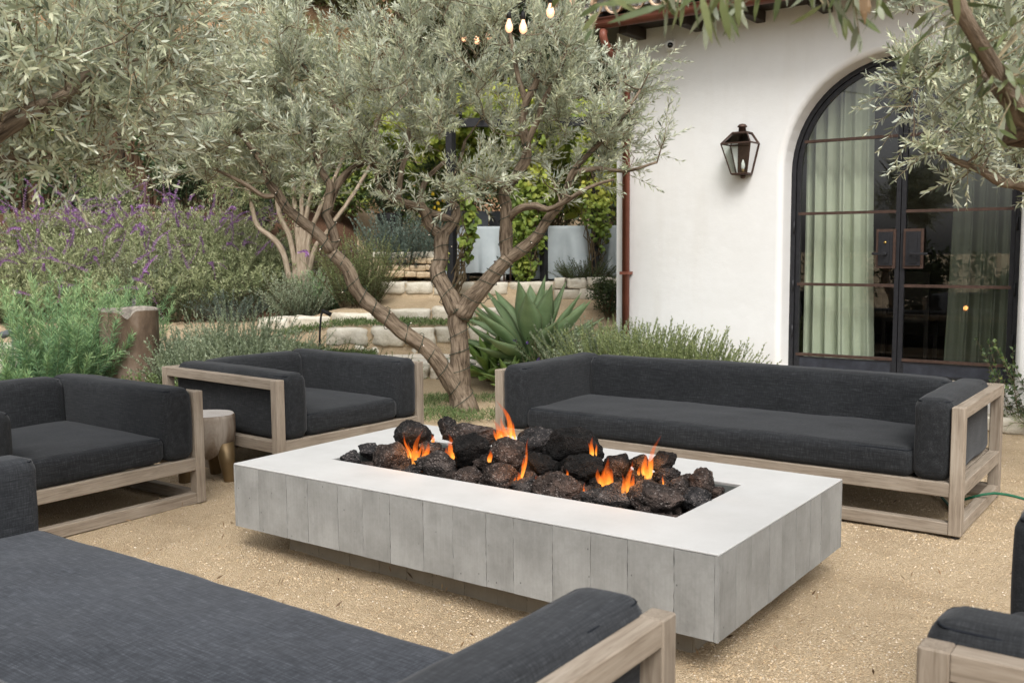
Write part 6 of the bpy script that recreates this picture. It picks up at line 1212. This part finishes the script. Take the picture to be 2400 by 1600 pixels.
g = G(55, 8.9); o = thing('spot_light', 'black spotlight low in the bed behind the left armchair', 'garden light', g); V, F, _ = tube([(0, 0, -.03), (0, 0, .17)], .012, 8); obj('stake', mesh('stake', V, F, MT['black_plastic'], True), o); V, F, _ = tube([(-.06, 0, .17), (.05, .02, .22)], [.045, .04], 14); obj('lamp_head', mesh('lamp_head', V, F, MT['black_plastic'], True), o)
# ------------------------------------------------------------------ ivy fence, hedges and hillside
fo = G(260, 20.2); fn = thing('reed_fence', 'brown reed fence behind the flowering bank', 'fence', fo)
for k in range(9):
    g = G(-160 + k * 115, 20.2); beam('fence_post', g - fo - (0, 0, .1), g - fo + (0, 0, 1.9), .09, .09, MT['dark_wood'], fn)
a = Acc(); r_ = np.random.default_rng(15)
for p in np.arange(-170, 800, 2.6):
    g = G(p, 20.26 + r_.uniform(-.02, .02)); hh = 1.75 + r_.uniform(-.1, .12); a.add(boxv((-.009, -.009, -.05), (.009, .009, hh)) + g - fo, BOXF, tint=r_.random())
rd = a.obj('reeds', MT['mulch_chip'], fn); rd['kind'] = 'stuff'
def ivy(label, t, p0, p1, z0, z1, n, seed, m='ivy_leaf', leaf=.085, dens=-.15, th=.12):
    r = np.random.default_rng(seed); pp = r.uniform(p0, p1, n); tt = t + r.uniform(-th, th, n); X, Y = at_ut(pp, tt); P = np.stack([X, Y, hgt(X, Y) + r.uniform(z0, z1, n)], -1); ok = vnoise(P, 1.3, seed) + .5 * vnoise(P, 3.4, seed + 1) + r.uniform(-.25, .25, n) > dens; P = P[ok]; k = len(P); a = Acc()
    add_leaves(a, P, np.array([0, 0, -.6]) + r.normal(0, .6, (k, 3)), -FW0 + r.normal(0, .45, (k, 3)) + np.array([0, 0, .4]), leaf * r.uniform(.6, 1.2, k), leaf * .9, r, np.clip(.35 + .3 * vnoise(P, 1.1, seed + 2) + r.normal(0, .2, k), 0, 1), True, .1, .1)
    b = G((p0 + p1) / 2, t); o = thing('ivy', label, 'ivy', b, 0, 'ivy on the fence'); a.obj('foliage', MT[m], o, False, b)
    m_ = 26; pz = r.uniform(p0, p1, m_); S_ = np.stack([G(v, t - .05) for v in pz]); E_ = np.stack([G(v + r.uniform(-30, 30), t - .05, r.uniform(.6, 1) * z1) for v in pz]); PP = np.stack([S_ + (E_ - S_) * s + r.normal(0, .05, (m_, 3)) * (s * (1 - s) * 4) for s in np.linspace(0, 1, 7)], 1) - b; st = Acc(); strand_tubes(st, PP, .01, .005, 4); st.obj('stems', MT['brown_stem'], o)
ivy('bright ivy on the left stretch of the reed fence', 19.98, -120, 240, .1, 1.9, 3600, 840)
ivy('ivy on the middle stretch of the reed fence', 19.98, 240, 470, .1, 1.75, 2200, 841, dens=-.02)
ivy('dark ivy on the right stretch of the reed fence', 19.98, 470, 760, .1, 1.7, 2600, 842, 'dark_leaf')
cloud('yellow_bush', 'pale yellow green bush against the ivy fence', 'bush', G(255, 18.6), G(255, 18.6, .7), (.75, .5, .6), 2600, 'sage_leaf', .07, .03, 850)
cloud('dark_bush', 'dark glossy bush behind the highest purple spikes', 'bush', G(445, 18.6), G(445, 18.6, .8), (.7, .5, .8), 2600, 'dark_leaf', .09, .04, 851)
cloud('dark_bush', 'dark green bush left of the steps behind the pale stems', 'bush', G(620, 17.6), G(620, 17.6, .7), (.8, .5, .7), 2200, 'dark_leaf', .08, .03, 852)
for k, (p, tt, z, rx, rz_, lab) in enumerate(((1000, 19.4, 1.6, 1.5, 1.5, 'dark leafy hedge behind the lemon tree'), (1290, 19.2, 1.5, 1.5, 1.6, 'dark leafy hedge behind the covered tables'), (1480, 18.6, 1.5, 1.2, 1.7, 'dark hedge beside the house corner'), (800, 19.0, 1.3, 1.2, 1.2, 'green hedge behind the pale stemmed tree'))):
    cloud('hedge', lab, 'hedge', G(p, tt), G(p, tt, z), (rx, .7, rz_), 9500, 'dark_leaf' if k < 3 else 'ivy_leaf', .11, .05, 860 + k, 22, group='hedge at the back of the terrace', tb=.22)
def big_tree(label, p, tt, cz, rad, n, m, leaf, seed, trunk_r=.16):
    b = G(p, tt); o = thing('oak_tree', label, 'tree', b, 0, 'trees above the terrace'); t = Tree(seed); c = np.array([b[0], b[1], cz]); t.limb([b - (0, 0, .2), b + (0, 0, (cz - b[2]) * .35), c - (0.2, 0, rad[2] * .5), c + (0, 0, rad[2] * .2)], [trunk_r, trunk_r * .8, trunk_r * .6, .05], .4, 8); t.branches([(c, rad)], 120, .008, maxlen=4)
    t.wood.obj('trunk', MT['bark'], o, True, b); cloud('x', '', '', b, c, rad, n, m, leaf, leaf * .42, seed + 1, 34, parent=o, trunk=c - (0, 0, rad[2] * .5), depth=.4)
    for ch in o.children:
        if ch.name.startswith('foliage'): ch.name = 'crown'
big_tree('dark evergreen tree behind the pergola left of the roof', 1260, 21.5, 6.6, (2.6, 1.8, 2.0), 9000, 'dark_leaf', .15, 870)
big_tree('dark evergreen tree touching the roof corner', 1440, 20.5, 6.0, (1.6, 1.5, 2.4), 6000, 'dark_leaf', .15, 873)
big_tree('grey green tree on the slope above the olive', 960, 23.0, 8.0, (2.8, 1.8, 2.0), 7000, 'hill_leaf', .15, 876)
# shrubs on the hillside: four meshes, many copies
protos = []
for v in range(4):
    r = np.random.default_rng(880 + v); o = cloud('hill_shrub', ('dry yellow green shrub growing on the hillside', 'pale bright shrub growing on the hillside', 'dark green shrub growing on the hillside', 'round dry shrub growing on the hillside')[v], 'shrub', (0, 0, 0), (0, 0, .55), (.9, .9, .65), 1500, ('hill_leaf', 'sage_leaf', 'dark_leaf', 'hill_leaf')[v], .12, .05, 884 + v, 12, group='shrubs on the hillside'); protos.append(o)
r = np.random.default_rng(99); used = [False] * 4
spots = [(r.uniform(-150, 1480), 21.6 + 17 * r.random() ** 1.3) for _ in range(95)]
for p, tt in spots:
    v = r.integers(0, 4); g = G(p, tt); s = r.uniform(.7, 1.7)
    if not used[v]: c = protos[v]; used[v] = True
    else:
        c = protos[v].copy(); C.objects.link(c)
        for ch in protos[v].children: q = ch.copy(); C.objects.link(q); q.parent = c
    c.location = g - np.array([0, 0, .05]); c.rotation_euler = (0, 0, r.uniform(0, 6.28)); c.scale = (s, s, s * r.uniform(.8, 1.2))
# hedge and open ground on the camera's side, mirrored in the glass
for k in range(9):
    x = -11 + k * 1.9; y = -3.6 + .25 * math.sin(k * 2.1)
    if k == 0: gh = thing('garden_hedge', 'long garden hedge mirrored in the door glass', 'hedge', (x, y, 0)); gb = (x, y, 0)
    cloud('x', '', '', gb, (x, y, .80), (1.3, .6, .85), 3200, 'dark_leaf', .14, .06, 900 + k, 14, parent=gh, trunk=(x, y, 0))
